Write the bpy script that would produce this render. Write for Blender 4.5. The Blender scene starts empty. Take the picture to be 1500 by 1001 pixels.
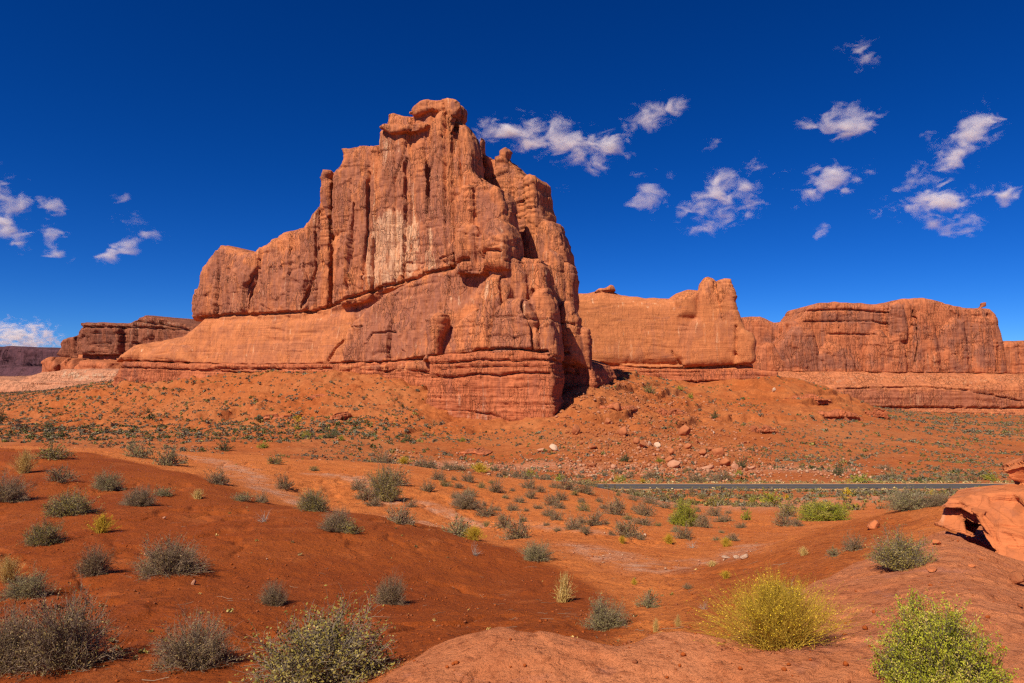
import bpy, math, random
import numpy as np

sc = bpy.context.scene
COL = sc.collection
# ---------------------------------------------------------------- camera
HZ = 545.0            # horizon row in the 1500 x 1001 photograph
FPX = 1000.0          # focal length in photo pixels
cam = bpy.data.cameras.new('camera')
cam.sensor_width = 36.0
cam.lens = 24.0
cam.shift_y = (HZ - 500.5) / 1500.0
cam.clip_start = 0.1
cam.clip_end = 60000
camo = bpy.data.objects.new('camera', cam)
camo.rotation_euler = (math.radians(90), 0, 0)
COL.objects.link(camo)
sc.camera = camo
# ---------------------------------------------------------------- sun, sky, exposure
SUN_EL = math.radians(48)
SUN_AZ = math.radians(51)      # light travels to the right and a little away from the camera
ldir = np.array([math.cos(SUN_AZ) * math.cos(SUN_EL), math.sin(SUN_AZ) * math.cos(SUN_EL), -math.sin(SUN_EL)])
sun = bpy.data.lights.new('sun', 'SUN')
sun.energy = 5.0
sun.angle = math.radians(0.5)
sun.color = (1.0, 0.91, 0.76)
suno = bpy.data.objects.new('sun', sun)
from mathutils import Vector
suno.rotation_euler = Vector(ldir).to_track_quat('-Z', 'Y').to_euler()
suno.location = (-200, -100, 300)
COL.objects.link(suno)
world = bpy.data.worlds.new('World')
sc.world = world
world.use_nodes = True
wn = world.node_tree.nodes
wl = world.node_tree.links
bg = wn['Background']
sky = wn.new('ShaderNodeTexSky')
sky.sky_type = 'NISHITA'
sky.sun_disc = False
sky.sun_elevation = SUN_EL
sky.sun_rotation = math.atan2(-ldir[0], -ldir[1])
sky.altitude = 2500
sky.air_density = 0.8
sky.dust_density = 0.0
sky.ozone_density = 5.0
hs = wn.new('ShaderNodeHueSaturation')
hs.inputs['Saturation'].default_value = 1.30
hs.inputs['Value'].default_value = 1.0
wl.new(sky.outputs[0], hs.inputs['Color'])
gm = wn.new('ShaderNodeGamma'); gm.inputs['Gamma'].default_value = 1.12
wl.new(hs.outputs[0], gm.inputs['Color'])
tint = wn.new('ShaderNodeMix'); tint.data_type = 'RGBA'; tint.blend_type = 'MULTIPLY'
tint.inputs[0].default_value = 1.0; tint.inputs[7].default_value = (0.45, 0.74, 1.10, 1)
wl.new(gm.outputs[0], tint.inputs[6])
wl.new(tint.outputs[2], bg.inputs['Color'])
bg.inputs['Strength'].default_value = 0.06
sc.view_settings.view_transform = 'Standard'
sc.view_settings.look = 'None'
sc.view_settings.exposure = 0.3
sc.view_settings.gamma = 1.0
sc.cycles.max_bounces = 6
sc.cycles.diffuse_bounces = 3
sc.cycles.volume_bounces = 2
sc.cycles.use_denoising = False
sc.cycles.use_adaptive_sampling = False
sc.cycles.filter_width = 1.3

# ---------------------------------------------------------------- helpers
def _hash(ix, iy, iz, seed):
    h = (ix.astype(np.uint32) * np.uint32(374761393) + iy.astype(np.uint32) * np.uint32(668265263)
         + iz.astype(np.uint32) * np.uint32(2147483647) + np.uint32(seed * 974711 + 12345))
    h = (h ^ (h >> np.uint32(13))) * np.uint32(1274126177)
    h = h ^ (h >> np.uint32(16))
    h = h * np.uint32(2246822519)
    return h ^ (h >> np.uint32(15))

def noise3(x, y, z, seed=0):
    x = np.asarray(x, np.float64); y = np.asarray(y, np.float64); z = np.asarray(z, np.float64)
    x, y, z = np.broadcast_arrays(x, y, z)
    fx = np.floor(x); fy = np.floor(y); fz = np.floor(z)
    ix = fx.astype(np.int64); iy = fy.astype(np.int64); iz = fz.astype(np.int64)
    dx = (x - fx).astype(np.float32); dy = (y - fy).astype(np.float32); dz = (z - fz).astype(np.float32)
    sx = dx * dx * dx * (dx * (dx * 6 - 15) + 10); sy = dy * dy * dy * (dy * (dy * 6 - 15) + 10); sz = dz * dz * dz * (dz * (dz * 6 - 15) + 10)
    def g(a, b, c):
        h = _hash(ix + a, iy + b, iz + c, seed)
        gx = (h & np.uint32(1023)).astype(np.float32) / 511.5 - 1
        gy = ((h >> np.uint32(10)) & np.uint32(1023)).astype(np.float32) / 511.5 - 1
        gz = ((h >> np.uint32(20)) & np.uint32(1023)).astype(np.float32) / 511.5 - 1
        return gx * (dx - a) + gy * (dy - b) + gz * (dz - c)
    def lp(a, b, t): return a + (b - a) * t
    return 1.3 * lp(lp(lp(g(0,0,0), g(1,0,0), sx), lp(g(0,1,0), g(1,1,0), sx), sy),
                    lp(lp(g(0,0,1), g(1,0,1), sx), lp(g(0,1,1), g(1,1,1), sx), sy), sz)

def noise2(x, y, seed=0):
    x = np.asarray(x, np.float64); y = np.asarray(y, np.float64)
    x, y = np.broadcast_arrays(x, y)
    fx = np.floor(x); fy = np.floor(y)
    ix = fx.astype(np.int64); iy = fy.astype(np.int64); iz = np.zeros_like(ix)
    dx = (x - fx).astype(np.float32); dy = (y - fy).astype(np.float32)
    sx = dx * dx * dx * (dx * (dx * 6 - 15) + 10); sy = dy * dy * dy * (dy * (dy * 6 - 15) + 10)
    def g(a, b):
        h = _hash(ix + a, iy + b, iz, seed)
        gx = (h & np.uint32(1023)).astype(np.float32) / 511.5 - 1
        gy = ((h >> np.uint32(10)) & np.uint32(1023)).astype(np.float32) / 511.5 - 1
        return gx * (dx - a) + gy * (dy - b)
    a = g(0, 0); b = g(1, 0); c = g(0, 1); d = g(1, 1)
    a = a + (b - a) * sx; c = c + (d - c) * sx
    return 1.4 * (a + (c - a) * sy)

def fbm3(x, y, z, oct=4, seed=0, gain=0.5):
    s = 0; a = 1.0; f = 1.0
    for o in range(oct):
        s = s + a * noise3(x * f, y * f, z * f, seed + o); a *= gain; f *= 2.03
    return s

def fbm2(x, y, oct=4, seed=0, gain=0.5):
    s = 0; a = 1.0; f = 1.0
    for o in range(oct):
        s = s + a * noise2(x * f, y * f, seed + o); a *= gain; f *= 2.03
    return s

def sstep(a, b, x):
    t = np.clip((x - a) / (b - a), 0, 1)
    return t * t * (3 - 2 * t)

def inpoly(px, py, poly):
    r = np.zeros(np.shape(px), bool)
    n = len(poly)
    for i in range(n):
        x0, y0 = poly[i]; x1, y1 = poly[(i + 1) % n]
        if y0 == y1: continue
        c = ((y0 > py) != (y1 > py)) & (px < (x1 - x0) * (py - y0) / (y1 - y0) + x0)
        r ^= c
    return r

def segdist(px, py, pts, closed=False):
    d = np.full(np.shape(px), 1e18)
    n = len(pts)
    for i in range(n if closed else n - 1):
        x0, y0 = pts[i]; x1, y1 = pts[(i + 1) % n]
        vx, vy = x1 - x0, y1 - y0
        t = np.clip(((px - x0) * vx + (py - y0) * vy) / (vx * vx + vy * vy + 1e-12), 0, 1)
        d = np.minimum(d, (px - x0 - t * vx) ** 2 + (py - y0 - t * vy) ** 2)
    return np.sqrt(d)

def polysdf(px, py, poly):
    d = segdist(px, py, poly, True)
    return np.where(inpoly(px, py, poly), -d, d)

def mesh_np(name, V, Q, mat=None, smooth=False, attrs=None, facemats=None):
    """mesh from numpy: Q is an (n,k) array of polygon corners"""
    me = bpy.data.meshes.new(name)
    V = np.ascontiguousarray(V, np.float32); Q = np.ascontiguousarray(Q, np.int32)
    me.vertices.add(len(V)); me.vertices.foreach_set('co', V.ravel())
    n, k = Q.shape
    me.loops.add(n * k); me.loops.foreach_set('vertex_index', Q.ravel())
    me.polygons.add(n)
    me.polygons.foreach_set('loop_start', np.arange(0, n * k, k, dtype=np.int32))
    me.polygons.foreach_set('loop_total', np.full(n, k, np.int32))
    if smooth: me.polygons.foreach_set('use_smooth', np.ones(n, bool))
    for m in (mat if isinstance(mat, (list, tuple)) else [mat]):
        if m is not None: me.materials.append(m)
    if facemats is not None: me.polygons.foreach_set('material_index', np.asarray(facemats, np.int32))
    for an, (dom, val) in (attrs or {}).items():
        at = me.attributes.new(an, 'FLOAT', dom)
        at.data.foreach_set('value', np.asarray(val, np.float32))
    me.update(calc_edges=True)
    return me

def link(name, data, parent=None):
    o = bpy.data.objects.new(name, data); COL.objects.link(o)
    if parent is not None: o.parent = parent
    return o

def tag(o, label=None, cat=None, group=None, kind=None):
    if label: o['label'] = label
    if cat: o['category'] = cat
    if group: o['group'] = group
    if kind: o['kind'] = kind
    return o

# ---------------------------------------------------------------- materials
class NT:
    def __init__(s, name):
        s.m = bpy.data.materials.new(name); s.m.use_nodes = True
        s.n = s.m.node_tree.nodes; s.l = s.m.node_tree.links
        s.b = s.n['Principled BSDF']
        s.b.inputs['Roughness'].default_value = 0.92
        s.b.inputs['Specular IOR Level'].default_value = 0.12
    def put(s, sock, v):
        if v is None: return
        if hasattr(v, 'links') or isinstance(v, bpy.types.NodeSocket): s.l.new(v, sock)
        else: sock.default_value = v
    def pos(s): return s.n.new('ShaderNodeNewGeometry').outputs['Position']
    def attr(s, nm):
        a = s.n.new('ShaderNodeAttribute'); a.attribute_name = nm; return a.outputs['Fac']
    def scale(s, v, sx, sy, sz):
        m = s.n.new('ShaderNodeMapping'); s.l.new(v, m.inputs['Vector']); m.inputs['Scale'].default_value = (sx, sy, sz); return m.outputs[0]
    def noise(s, v, scale=1, detail=4, rough=0.55, dist=0.0):
        t = s.n.new('ShaderNodeTexNoise'); s.l.new(v, t.inputs['Vector'])
        t.inputs['Scale'].default_value = scale; t.inputs['Detail'].default_value = detail
        t.inputs['Roughness'].default_value = rough; t.inputs['Distortion'].default_value = dist
        return t.outputs['Fac']
    def voro(s, v, scale=1, feature='DISTANCE_TO_EDGE'):
        t = s.n.new('ShaderNodeTexVoronoi'); t.feature = feature; s.l.new(v, t.inputs['Vector']); t.inputs['Scale'].default_value = scale
        return t.outputs[0]
    def rng(s, f, a, b, c=0.0, d=1.0, smooth=False):
        m = s.n.new('ShaderNodeMapRange'); s.put(m.inputs[0], f)
        if smooth: m.interpolation_type = 'SMOOTHSTEP'
        for i, q in enumerate((a, b, c, d)): s.put(m.inputs[i + 1], q)
        return m.outputs[0]
    def math(s, op, a, b=0.0, clamp=False):
        m = s.n.new('ShaderNodeMath'); m.operation = op; m.use_clamp = clamp
        s.put(m.inputs[0], a); s.put(m.inputs[1], b); return m.outputs[0]
    def mix(s, f, a, b, mode='MIX'):
        m = s.n.new('ShaderNodeMix'); m.data_type = 'RGBA'; m.blend_type = mode
        s.put(m.inputs[0], f)
        for i, q in ((6, a), (7, b)):
            if isinstance(q, tuple): m.inputs[i].default_value = (*q[:3], 1)
            else: s.l.new(q, m.inputs[i])
        return m.outputs[2]
    def bump(s, h, strength=0.5, dist=0.1, prev=None):
        b = s.n.new('ShaderNodeBump'); s.l.new(h, b.inputs['Height'])
        b.inputs['Strength'].default_value = strength; b.inputs['Distance'].default_value = dist
        if prev is not None: s.l.new(prev, b.inputs['Normal'])
        return b.outputs[0]
    def out(s, col, normal=None):
        s.put(s.b.inputs['Base Color'], (*col, 1) if isinstance(col, tuple) else col)
        if normal is not None: s.l.new(normal, s.b.inputs['Normal'])
        return s.m

def rock_material(name, ca, cb, cv, cp, k=1.0, strata=0.0, crack=1.0):
    """weathered sandstone: ca/cb two sandstone tones, cv desert varnish, cp pale fresh rock; k scales the features"""
    t = NT(name); p = t.pos()
    big = t.rng(t.noise(p, 0.05 * k, 4, 0.6), 0.35, 0.65)
    col = t.mix(big, ca, cb)
    lay = t.noise(t.scale(p, 0.02 * k, 0.02 * k, 0.8 * k), 1, 5, 0.6, 0.4)
    col = t.mix(t.rng(lay, 0.3, 0.7, 0.0, 0.45 + 0.4 * strata), col, tuple(c * 1.25 for c in ca))
    col = t.mix(t.rng(t.noise(t.scale(p, .05 * k, .05 * k, 1.7 * k), 1, 4, .6), .5, .72, 0, .35 + .35 * strata), col, tuple(c * .62 for c in cb))
    ap_ = t.attr('apron')
    col = t.mix(t.math('MULTIPLY', ap_, t.rng(t.noise(t.scale(p, .03 * k, .03 * k, .5 * k), 1, 5, .6, .5), .3, .62, .25, .95)), col, tuple(c * .84 for c in ca))
    hl = t.noise(t.scale(p, .035 * k, .035 * k, 1.5 * k), 1, 6, .65, .3)
    col = t.mix(t.math('MULTIPLY', ap_, t.rng(hl, .50, .66, 0, .6)), col, tuple(c * .62 for c in cb))
    pt = t.noise(t.scale(p, .07 * k, .07 * k, .35 * k), 1, 5, .6)
    col = t.mix(t.math('MULTIPLY', ap_, t.rng(pt, .60, .68, 0, .6)), col, cv)
    st = t.noise(t.scale(p, 0.28 * k, 0.28 * k, 0.022 * k), 1, 6, 0.62, 0.3)
    bl = t.noise(p, 0.11 * k, 5, 0.6)
    v = t.math('ADD', t.math('MULTIPLY', st, 0.6), t.math('MULTIPLY', bl, 0.4))
    av = t.attr('varn')
    fv = t.rng(t.math('ADD', v, t.math('MULTIPLY', av, 0.42)), 0.54, 0.66, 0, 0.85, True)
    fv = t.math('MULTIPLY', fv, t.math('SUBTRACT', 1.0, t.math('MULTIPLY', ap_, .55)))
    col = t.mix(fv, col, cv)
    st2 = t.noise(t.scale(p, 0.55 * k, 0.55 * k, 0.03 * k), 1, 5, 0.6)
    fp = t.rng(t.math('ADD', st2, t.math('MULTIPLY', t.attr('pale'), 0.34)), 0.62, 0.74, 0, 0.9, True)
    col = t.mix(fp, col, cp)
    st3 = t.noise(t.scale(p, 0.9 * k, 0.9 * k, 0.035 * k), 1, 4, 0.55)
    col = t.mix(t.math('MULTIPLY', t.rng(st3, .48, .66, 0, .72), t.math('SUBTRACT', 1.0, t.math('MULTIPLY', ap_, .8))), col, tuple(c * .55 for c in cb))
    fine = t.noise(p, 1.3 * k, 6, 0.65)
    col = t.mix(t.rng(fine, 0.3, 0.7, 0.0, 0.32), col, tuple(c * 0.6 for c in ca))
    def warped(sx, sz, amt):
        w = t.n.new('ShaderNodeTexNoise'); t.l.new(p, w.inputs['Vector']); w.inputs['Scale'].default_value = .35 * k; w.inputs['Detail'].default_value = 3
        sc_ = t.n.new('ShaderNodeVectorMath'); sc_.operation = 'SCALE'; t.l.new(w.outputs['Color'], sc_.inputs[0]); sc_.inputs['Scale'].default_value = amt / k
        ad = t.n.new('ShaderNodeVectorMath'); t.l.new(p, ad.inputs[0]); t.l.new(sc_.outputs[0], ad.inputs[1])
        return t.scale(ad.outputs[0], sx * k, sx * k, sz * k)
    def cells(v):
        q = t.n.new('ShaderNodeTexVoronoi'); t.l.new(v, q.inputs['Vector']); q.inputs['Scale'].default_value = 1
        sp = t.n.new('ShaderNodeSeparateColor'); t.l.new(q.outputs['Color'], sp.inputs[0])
        return sp.outputs[0], t.voro(v, 1)
    cut = t.math('SUBTRACT', 1.0, t.math('MULTIPLY', ap_, .75))
    c1, e1 = cells(warped(.30, .055, 2.2)); c2, e2 = cells(warped(.75, .22, 1.3)); c3, e3 = cells(warped(.16, .55, 1.5))
    col = t.mix(t.math('MULTIPLY', cut, t.rng(c1, .2, 1, 0, .30)), col, cv)
    col = t.mix(t.rng(c2, .3, 1, 0, .22), col, tuple(min(1, c * 1.3) for c in ca))
    cr = t.math('MULTIPLY', cut, t.math('MAXIMUM', t.rng(e1, 0, .035, 1, 0), t.math('MULTIPLY', t.rng(e2, 0, .05, 1, 0), .7)))
    cr = t.math('MULTIPLY', cr, t.rng(t.noise(p, .09 * k, 3), .42, .58, 0, crack))
    b0 = t.bump(c1, .8, .55 / k); b0 = t.bump(c2, .7, .30 / k, b0); b0 = t.bump(c3, .35 + .4 * strata, .30 / k, b0)
    b0 = t.bump(t.math('MULTIPLY', cr, -1.0), .9, .5 / k, b0)
    b1 = t.bump(t.noise(p, 0.8 * k, 8, 0.7), 0.5, 0.5 / k, b0)
    b2 = t.bump(t.noise(t.scale(p, 0.5 * k, 0.5 * k, 0.09 * k), 1, 6, 0.6), 0.35, 0.5 / k, b1)
    b3 = t.bump(t.noise(t.scale(p, 0.06 * k, 0.06 * k, 1.6 * k), 1, 5, 0.65), 0.35 + 0.5 * strata, 0.6 / k, b2)
    return t.out(col, b3)

M_CLIFF = rock_material('red_sandstone', (0.60, 0.205, 0.075), (0.50, 0.15, 0.06), (0.28, 0.105, 0.07), (0.74, 0.43, 0.25))
M_LEDGE = rock_material('layered_siltstone', (0.52, 0.155, 0.062), (0.43, 0.112, 0.044), (0.27, 0.085, 0.05), (0.55, 0.27, 0.16), 1.0, 0.8)
M_FARCLIFF = rock_material('distant_sandstone', (0.52, 0.165, 0.066), (0.44, 0.125, 0.05), (0.25, 0.10, 0.066), (0.52, 0.25, 0.14), 0.6)
M_FARLEDGE = rock_material('distant_slickrock', (0.54, 0.185, 0.075), (0.47, 0.145, 0.056), (0.31, 0.105, 0.06), (0.56, 0.27, 0.14), 0.6, 0.5)
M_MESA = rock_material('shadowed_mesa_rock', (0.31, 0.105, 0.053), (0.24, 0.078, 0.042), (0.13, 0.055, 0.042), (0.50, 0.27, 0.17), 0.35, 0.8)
M_SLAB = rock_material('pale_slickrock', (0.55, 0.235, 0.125), (0.46, 0.18, 0.095), (0.33, 0.16, 0.10), (0.58, 0.38, 0.24), 0.5, 0.6)
M_RIM = rock_material('far_rim_rock', (0.115, 0.048, 0.055), (0.085, 0.036, 0.046), (0.06, 0.032, 0.046), (0.28, 0.15, 0.12), 0.15, 0.6)  # dark purple base colour holds the shade of the backlit rim
M_NEAR = rock_material('near_sandstone', (0.58, 0.18, 0.062), (0.52, 0.15, 0.05), (0.36, 0.12, 0.06), (0.60, 0.27, 0.14), 7.0, 0.35, 0.12)
# ---------------------------------------------------------------- the terrain, one sheet
TU = [-900, -150, 0, 150, 300, 450, 600, 720, 850, 920, 1000, 1120, 1200, 1300, 1400, 1500, 1700, 2600]
TP = {
 -900: '3.5:1045 4.5:985 6:925 8:870 11:800 15:740 20:695 27:665 36:648 50:655 75:688 105:690 130:678 160:664 200:647 250:632 300:620 350:610 400:602 500:590 700:576 1100:565',
 -150: '3.5:1045 4.5:985 6:925 8:870 11:805 15:745 20:700 27:667 36:648 50:655 75:688 105:690 130:678 160:664 200:647 250:632 300:619 350:609 400:600 500:588 700:574 1100:564',
 0:    '3.5:1045 4.5:985 6:925 8:870 11:805 15:745 20:700 27:668 36:648 50:655 75:690 105:690 130:678 160:664 200:647 250:632 300:618 350:607 400:597 500:584 700:572 1100:563',
 150:  '3.5:1045 4.5:983 6:922 8:868 11:806 15:748 20:704 27:673 36:655 50:660 75:690 105:690 130:678 160:664 200:645 250:626 300:603 340:577 356:565 400:562 460:558 700:572 1100:563',
 300:  '3.5:1045 4.5:980 6:920 8:868 11:812 15:755 20:714 27:688 36:665 50:668 75:692 105:692 130:680 160:664 200:645 250:617 290:586 318:558 328:552 350:551 400:553 500:556 700:570 1100:563',
 450:  '3.5:1045 4.5:978 6:925 8:878 11:828 15:765 17:751 19:752 21:746 27:708 36:673 50:678 75:700 105:700 130:688 160:668 200:643 250:607 280:572 302:544 310:542 350:541 400:545 700:570 1100:563',
 600:  '3.5:1045 4.5:960 6:918 8:885 11:840 15:786 17:769 19:771 21:764 27:719 36:686 50:690 75:715 105:715 130:703 160:680 200:655 240:624 268:586 286:556 300:551 350:550 400:555 700:570 1100:563',
 720:  '3.5:1045 4.5:920 5:913 6:906 8:885 11:852 15:809 17:806 19:803 22:778 27:736 36:704 50:706 75:735 105:735 130:714 160:692 200:668 250:633 270:626 300:612 350:590 400:580 700:570 1100:563',
 920: '3.5:1045 4.5:930 6:908 8:883 11:851 15:818 20:783 27:757 36:735 50:726 75:735 105:730 130:714 160:692 200:660 250:616 290:585 320:562 350:549 385:542 420:540 500:548 700:570 1100:563',
 850:  '3.5:1045 4.5:935 6:910 8:885 11:850 15:816 20:776 27:745 36:718 50:712 75:738 105:736 130:714 160:692 200:656 235:622 255:592 275:560 287:545 300:541 350:537 400:538 500:545 700:570 1100:563',
 1000: '3.5:1045 4.5:922 6:905 8:880 11:852 15:820 20:792 27:771 36:756 50:742 75:731 105:724 130:714 160:692 200:664 250:630 300:603 350:585 380:577 396:572 410:566 450:556 500:556 700:570 1100:563',
 1120: '3.5:1035 4.5:935 6:892 8:852 11:808 12.5:797 15:802 20:786 27:771 36:757 50:744 75:732 105:725 130:714 160:694 200:667 250:635 300:606 350:578 385:548 410:545 450:550 500:560 700:575 1100:563',
 1200: '3.5:1025 4.5:938 6:878 8:830 11:780 13:768 15:774 20:781 27:772 36:757 50:744 75:732 105:725 130:714 160:695 200:670 250:640 300:612 350:583 390:559 420:562 500:575 700:580 1100:563',
 1300: '3.5:1015 4.5:928 6:863 8:813 11:765 13:745 15:752 20:770 27:766 36:755 50:743 75:732 105:725 130:714 160:696 200:672 250:645 300:621 350:613 400:610 500:606 700:598 1100:563',
 1400: '3.5:1000 4.5:900 6:832 8:780 10:750 11:740 13:732 15:742 20:764 27:762 36:752 50:742 75:731 105:725 130:714 160:698 200:676 250:652 300:633 350:623 400:617 500:610 700:600 1100:563',
 1500: '3.5:1000 4.5:915 6:868 8:828 9:812 11:770 13:735 15:735 20:750 27:752 36:748 50:741 75:731 105:725 130:714 160:700 200:679 250:656 300:638 350:628 400:622 500:614 700:603 1100:563',
 1700: '3.5:990 4.5:910 6:868 8:832 9:818 11:780 13:745 15:740 20:748 27:748 36:746 50:740 75:731 105:725 130:714 160:700 200:680 250:658 300:640 350:630 400:624 500:616 700:604 1100:563',
 2600: '3.5:990 4.5:910 6:868 8:832 9:818 11:780 13:745 15:740 20:748 27:748 36:746 50:740 75:731 105:725 130:714 160:700 200:680 250:658 300:640 350:630 400:624 500:616 700:604 1100:563',
}
LD0, LD1, NLD = math.log(2.5), math.log(20000), 700
GU = np.arange(-900, 2601, 10.0)
def _build_table():
    ld = np.linspace(LD0, LD1, NLD)
    rows = []
    for u in TU:
        pts = [(2.5, 545 + 1750 / 2.5)] + [tuple(map(float, q.split(':'))) for q in TP[u].split()] + [(2000, 555.5), (4000, 550.5), (9000, 547.6), (20000, 546.2)]
        d = np.log([p[0] for p in pts]); v = np.array([p[1] for p in pts])
        # monotone cubic (pchip)
        h = np.diff(d); s = np.diff(v) / h
        m = np.zeros(len(d))
        for i in range(1, len(d) - 1):
            if s[i - 1] * s[i] > 0:
                w1 = 2 * h[i] + h[i - 1]; w2 = h[i] + 2 * h[i - 1]
                m[i] = (w1 + w2) / (w1 / s[i - 1] + w2 / s[i])
        m[0] = s[0]; m[-1] = s[-1]
        i = np.clip(np.searchsorted(d, ld) - 1, 0, len(h) - 1)
        t = (ld - d[i]) / h[i]
        r = (2*t**3 - 3*t**2 + 1) * v[i] + (t**3 - 2*t**2 + t) * h[i] * m[i] + (-2*t**3 + 3*t**2) * v[i + 1] + (t**3 - t**2) * h[i] * m[i + 1]
        rows.append(r)
    R = np.array(rows)
    T = np.stack([np.interp(GU, TU, R[:, j]) for j in range(NLD)], 1)
    k = np.exp(-0.5 * (np.arange(-12, 13) / 4.0) ** 2); k /= k.sum()
    P = np.pad(T, ((12, 12), (0, 0)), 'edge')
    T = sum(k[i] * P[i:i + len(GU)] for i in range(25))
    return T
TT = _build_table()
ROAD_Y, ROAD_Z = 130.0, -21.9
def road_y(x): return ROAD_Y + 3.0 * np.sin((x - 40) / 90.0) * 0.0 + (x - 40) ** 2 * 0.00012
def base_h(x, y):
    yy = np.maximum(y, 2.5)
    u = np.clip(750 + 1000 * x / yy, -899, 2599)
    fi = (u + 900) / 10.0; i = np.clip(fi.astype(int), 0, len(GU) - 2); fu = fi - i
    fl = np.clip((np.log(yy) - LD0) / (LD1 - LD0) * (NLD - 1), 0, NLD - 1.001); j = fl.astype(int); fj = fl - j
    v = (TT[i, j] * (1 - fu) + TT[i + 1, j] * fu) * (1 - fj) + (TT[i, j + 1] * (1 - fu) + TT[i + 1, j + 1] * fu) * fj
    h = (HZ - v) * yy / 1000.0
    return np.where(y < 2.5, -1.75, h)

def px_ground(u, v, dmin=2.6, dmax=3000):
    D = np.geomspace(dmin, dmax, 5000)
    x = (u - 750) / 1000 * D
    vt = HZ - 1000 * base_h(x, D) / D
    k = np.nonzero(vt <= v)[0]
    k = k[0] if len(k) else len(D) - 1
    return x[k], D[k]

def px_full(u, v, dmin=2.6):
    """like px_ground, on the detailed ground"""
    x0, d0 = px_ground(u, v, dmin)
    if d0 > 90: return x0, d0
    D = np.geomspace(max(2.6, d0 * .6), d0 * 1.9, 500)
    x = (u - 750) / 1000 * D
    k = np.nonzero(HZ - 1000 * full_h(x, D) / D <= v)[0]
    return (x[k[0]], D[k[0]]) if len(k) else (x0, d0)

# foreground rock bench, traced on the ground
BENCH_PX = [(430, 1035), (505, 1001), (560, 972), (600, 950), (660, 934), (740, 914), (790, 929), (850, 934), (900, 938), (940, 930),
            (985, 919), (1040, 932), (1090, 915), (1120, 890), (1180, 850), (1250, 815), (1330, 790), (1400, 762), (1500, 725),
            (1900, 740), (1900, 1035)]
BENCH = [px_ground(u, v) for u, v in BENCH_PX[:-2]] + [(14, 9), (14, 1.0), (-1.6, 1.0)]
MOUND_PX = [(-300, 652), (0, 655), (120, 668), (250, 692), (330, 715), (400, 738), (470, 750), (560, 762), (640, 776), (760, 815), (840, 838), (900, 862), (930, 900), (880, 925),
            (760, 922), (600, 950), (430, 1035), (-300, 1040)]
MOUND = [px_ground(u, v) for u, v in MOUND_PX]
SLOPE_PX = [(1000, 834), (1060, 815), (1120, 800), (1200, 771), (1300, 748), (1330, 760), (1300, 790), (1200, 835), (1120, 890), (1090, 922), (1040, 935), (990, 900)]
SLOPE = [px_ground(u, v) for u, v in SLOPE_PX]
HOLLOW = px_ground(1436, 788)
LIP = [px_ground(1408, 752), px_ground(1438, 786), px_ground(1470, 809), px_ground(1500, 824), px_ground(1560, 834)]
PALE_PX = [([(255, 668), (310, 676), (350, 692), (395, 722), (440, 738)], 0.8), ([(470, 697), (515, 699), (545, 712), (575, 735)], .7),
           ([(560, 757), (610, 764), (650, 775)], .5), ([(845, 806), (900, 818), (960, 834)], .8), ([(1030, 818), (1075, 812), (1100, 800)], .6),
           ([(760, 770), (840, 785), (930, 790)], .4), ([(620, 735), (660, 752), (700, 770)], .5), ([(560, 676), (640, 688), (700, 700)], .8),
           ([(640, 682), (720, 684), (800, 682), (900, 690), (1000, 688), (1100, 690), (1200, 688)], 9.0), ([(1000, 742), (1200, 735), (1400, 728)], 6.0)]
PALE = [([px_ground(u, v) for u, v in pts], w) for pts, w in PALE_PX]

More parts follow.
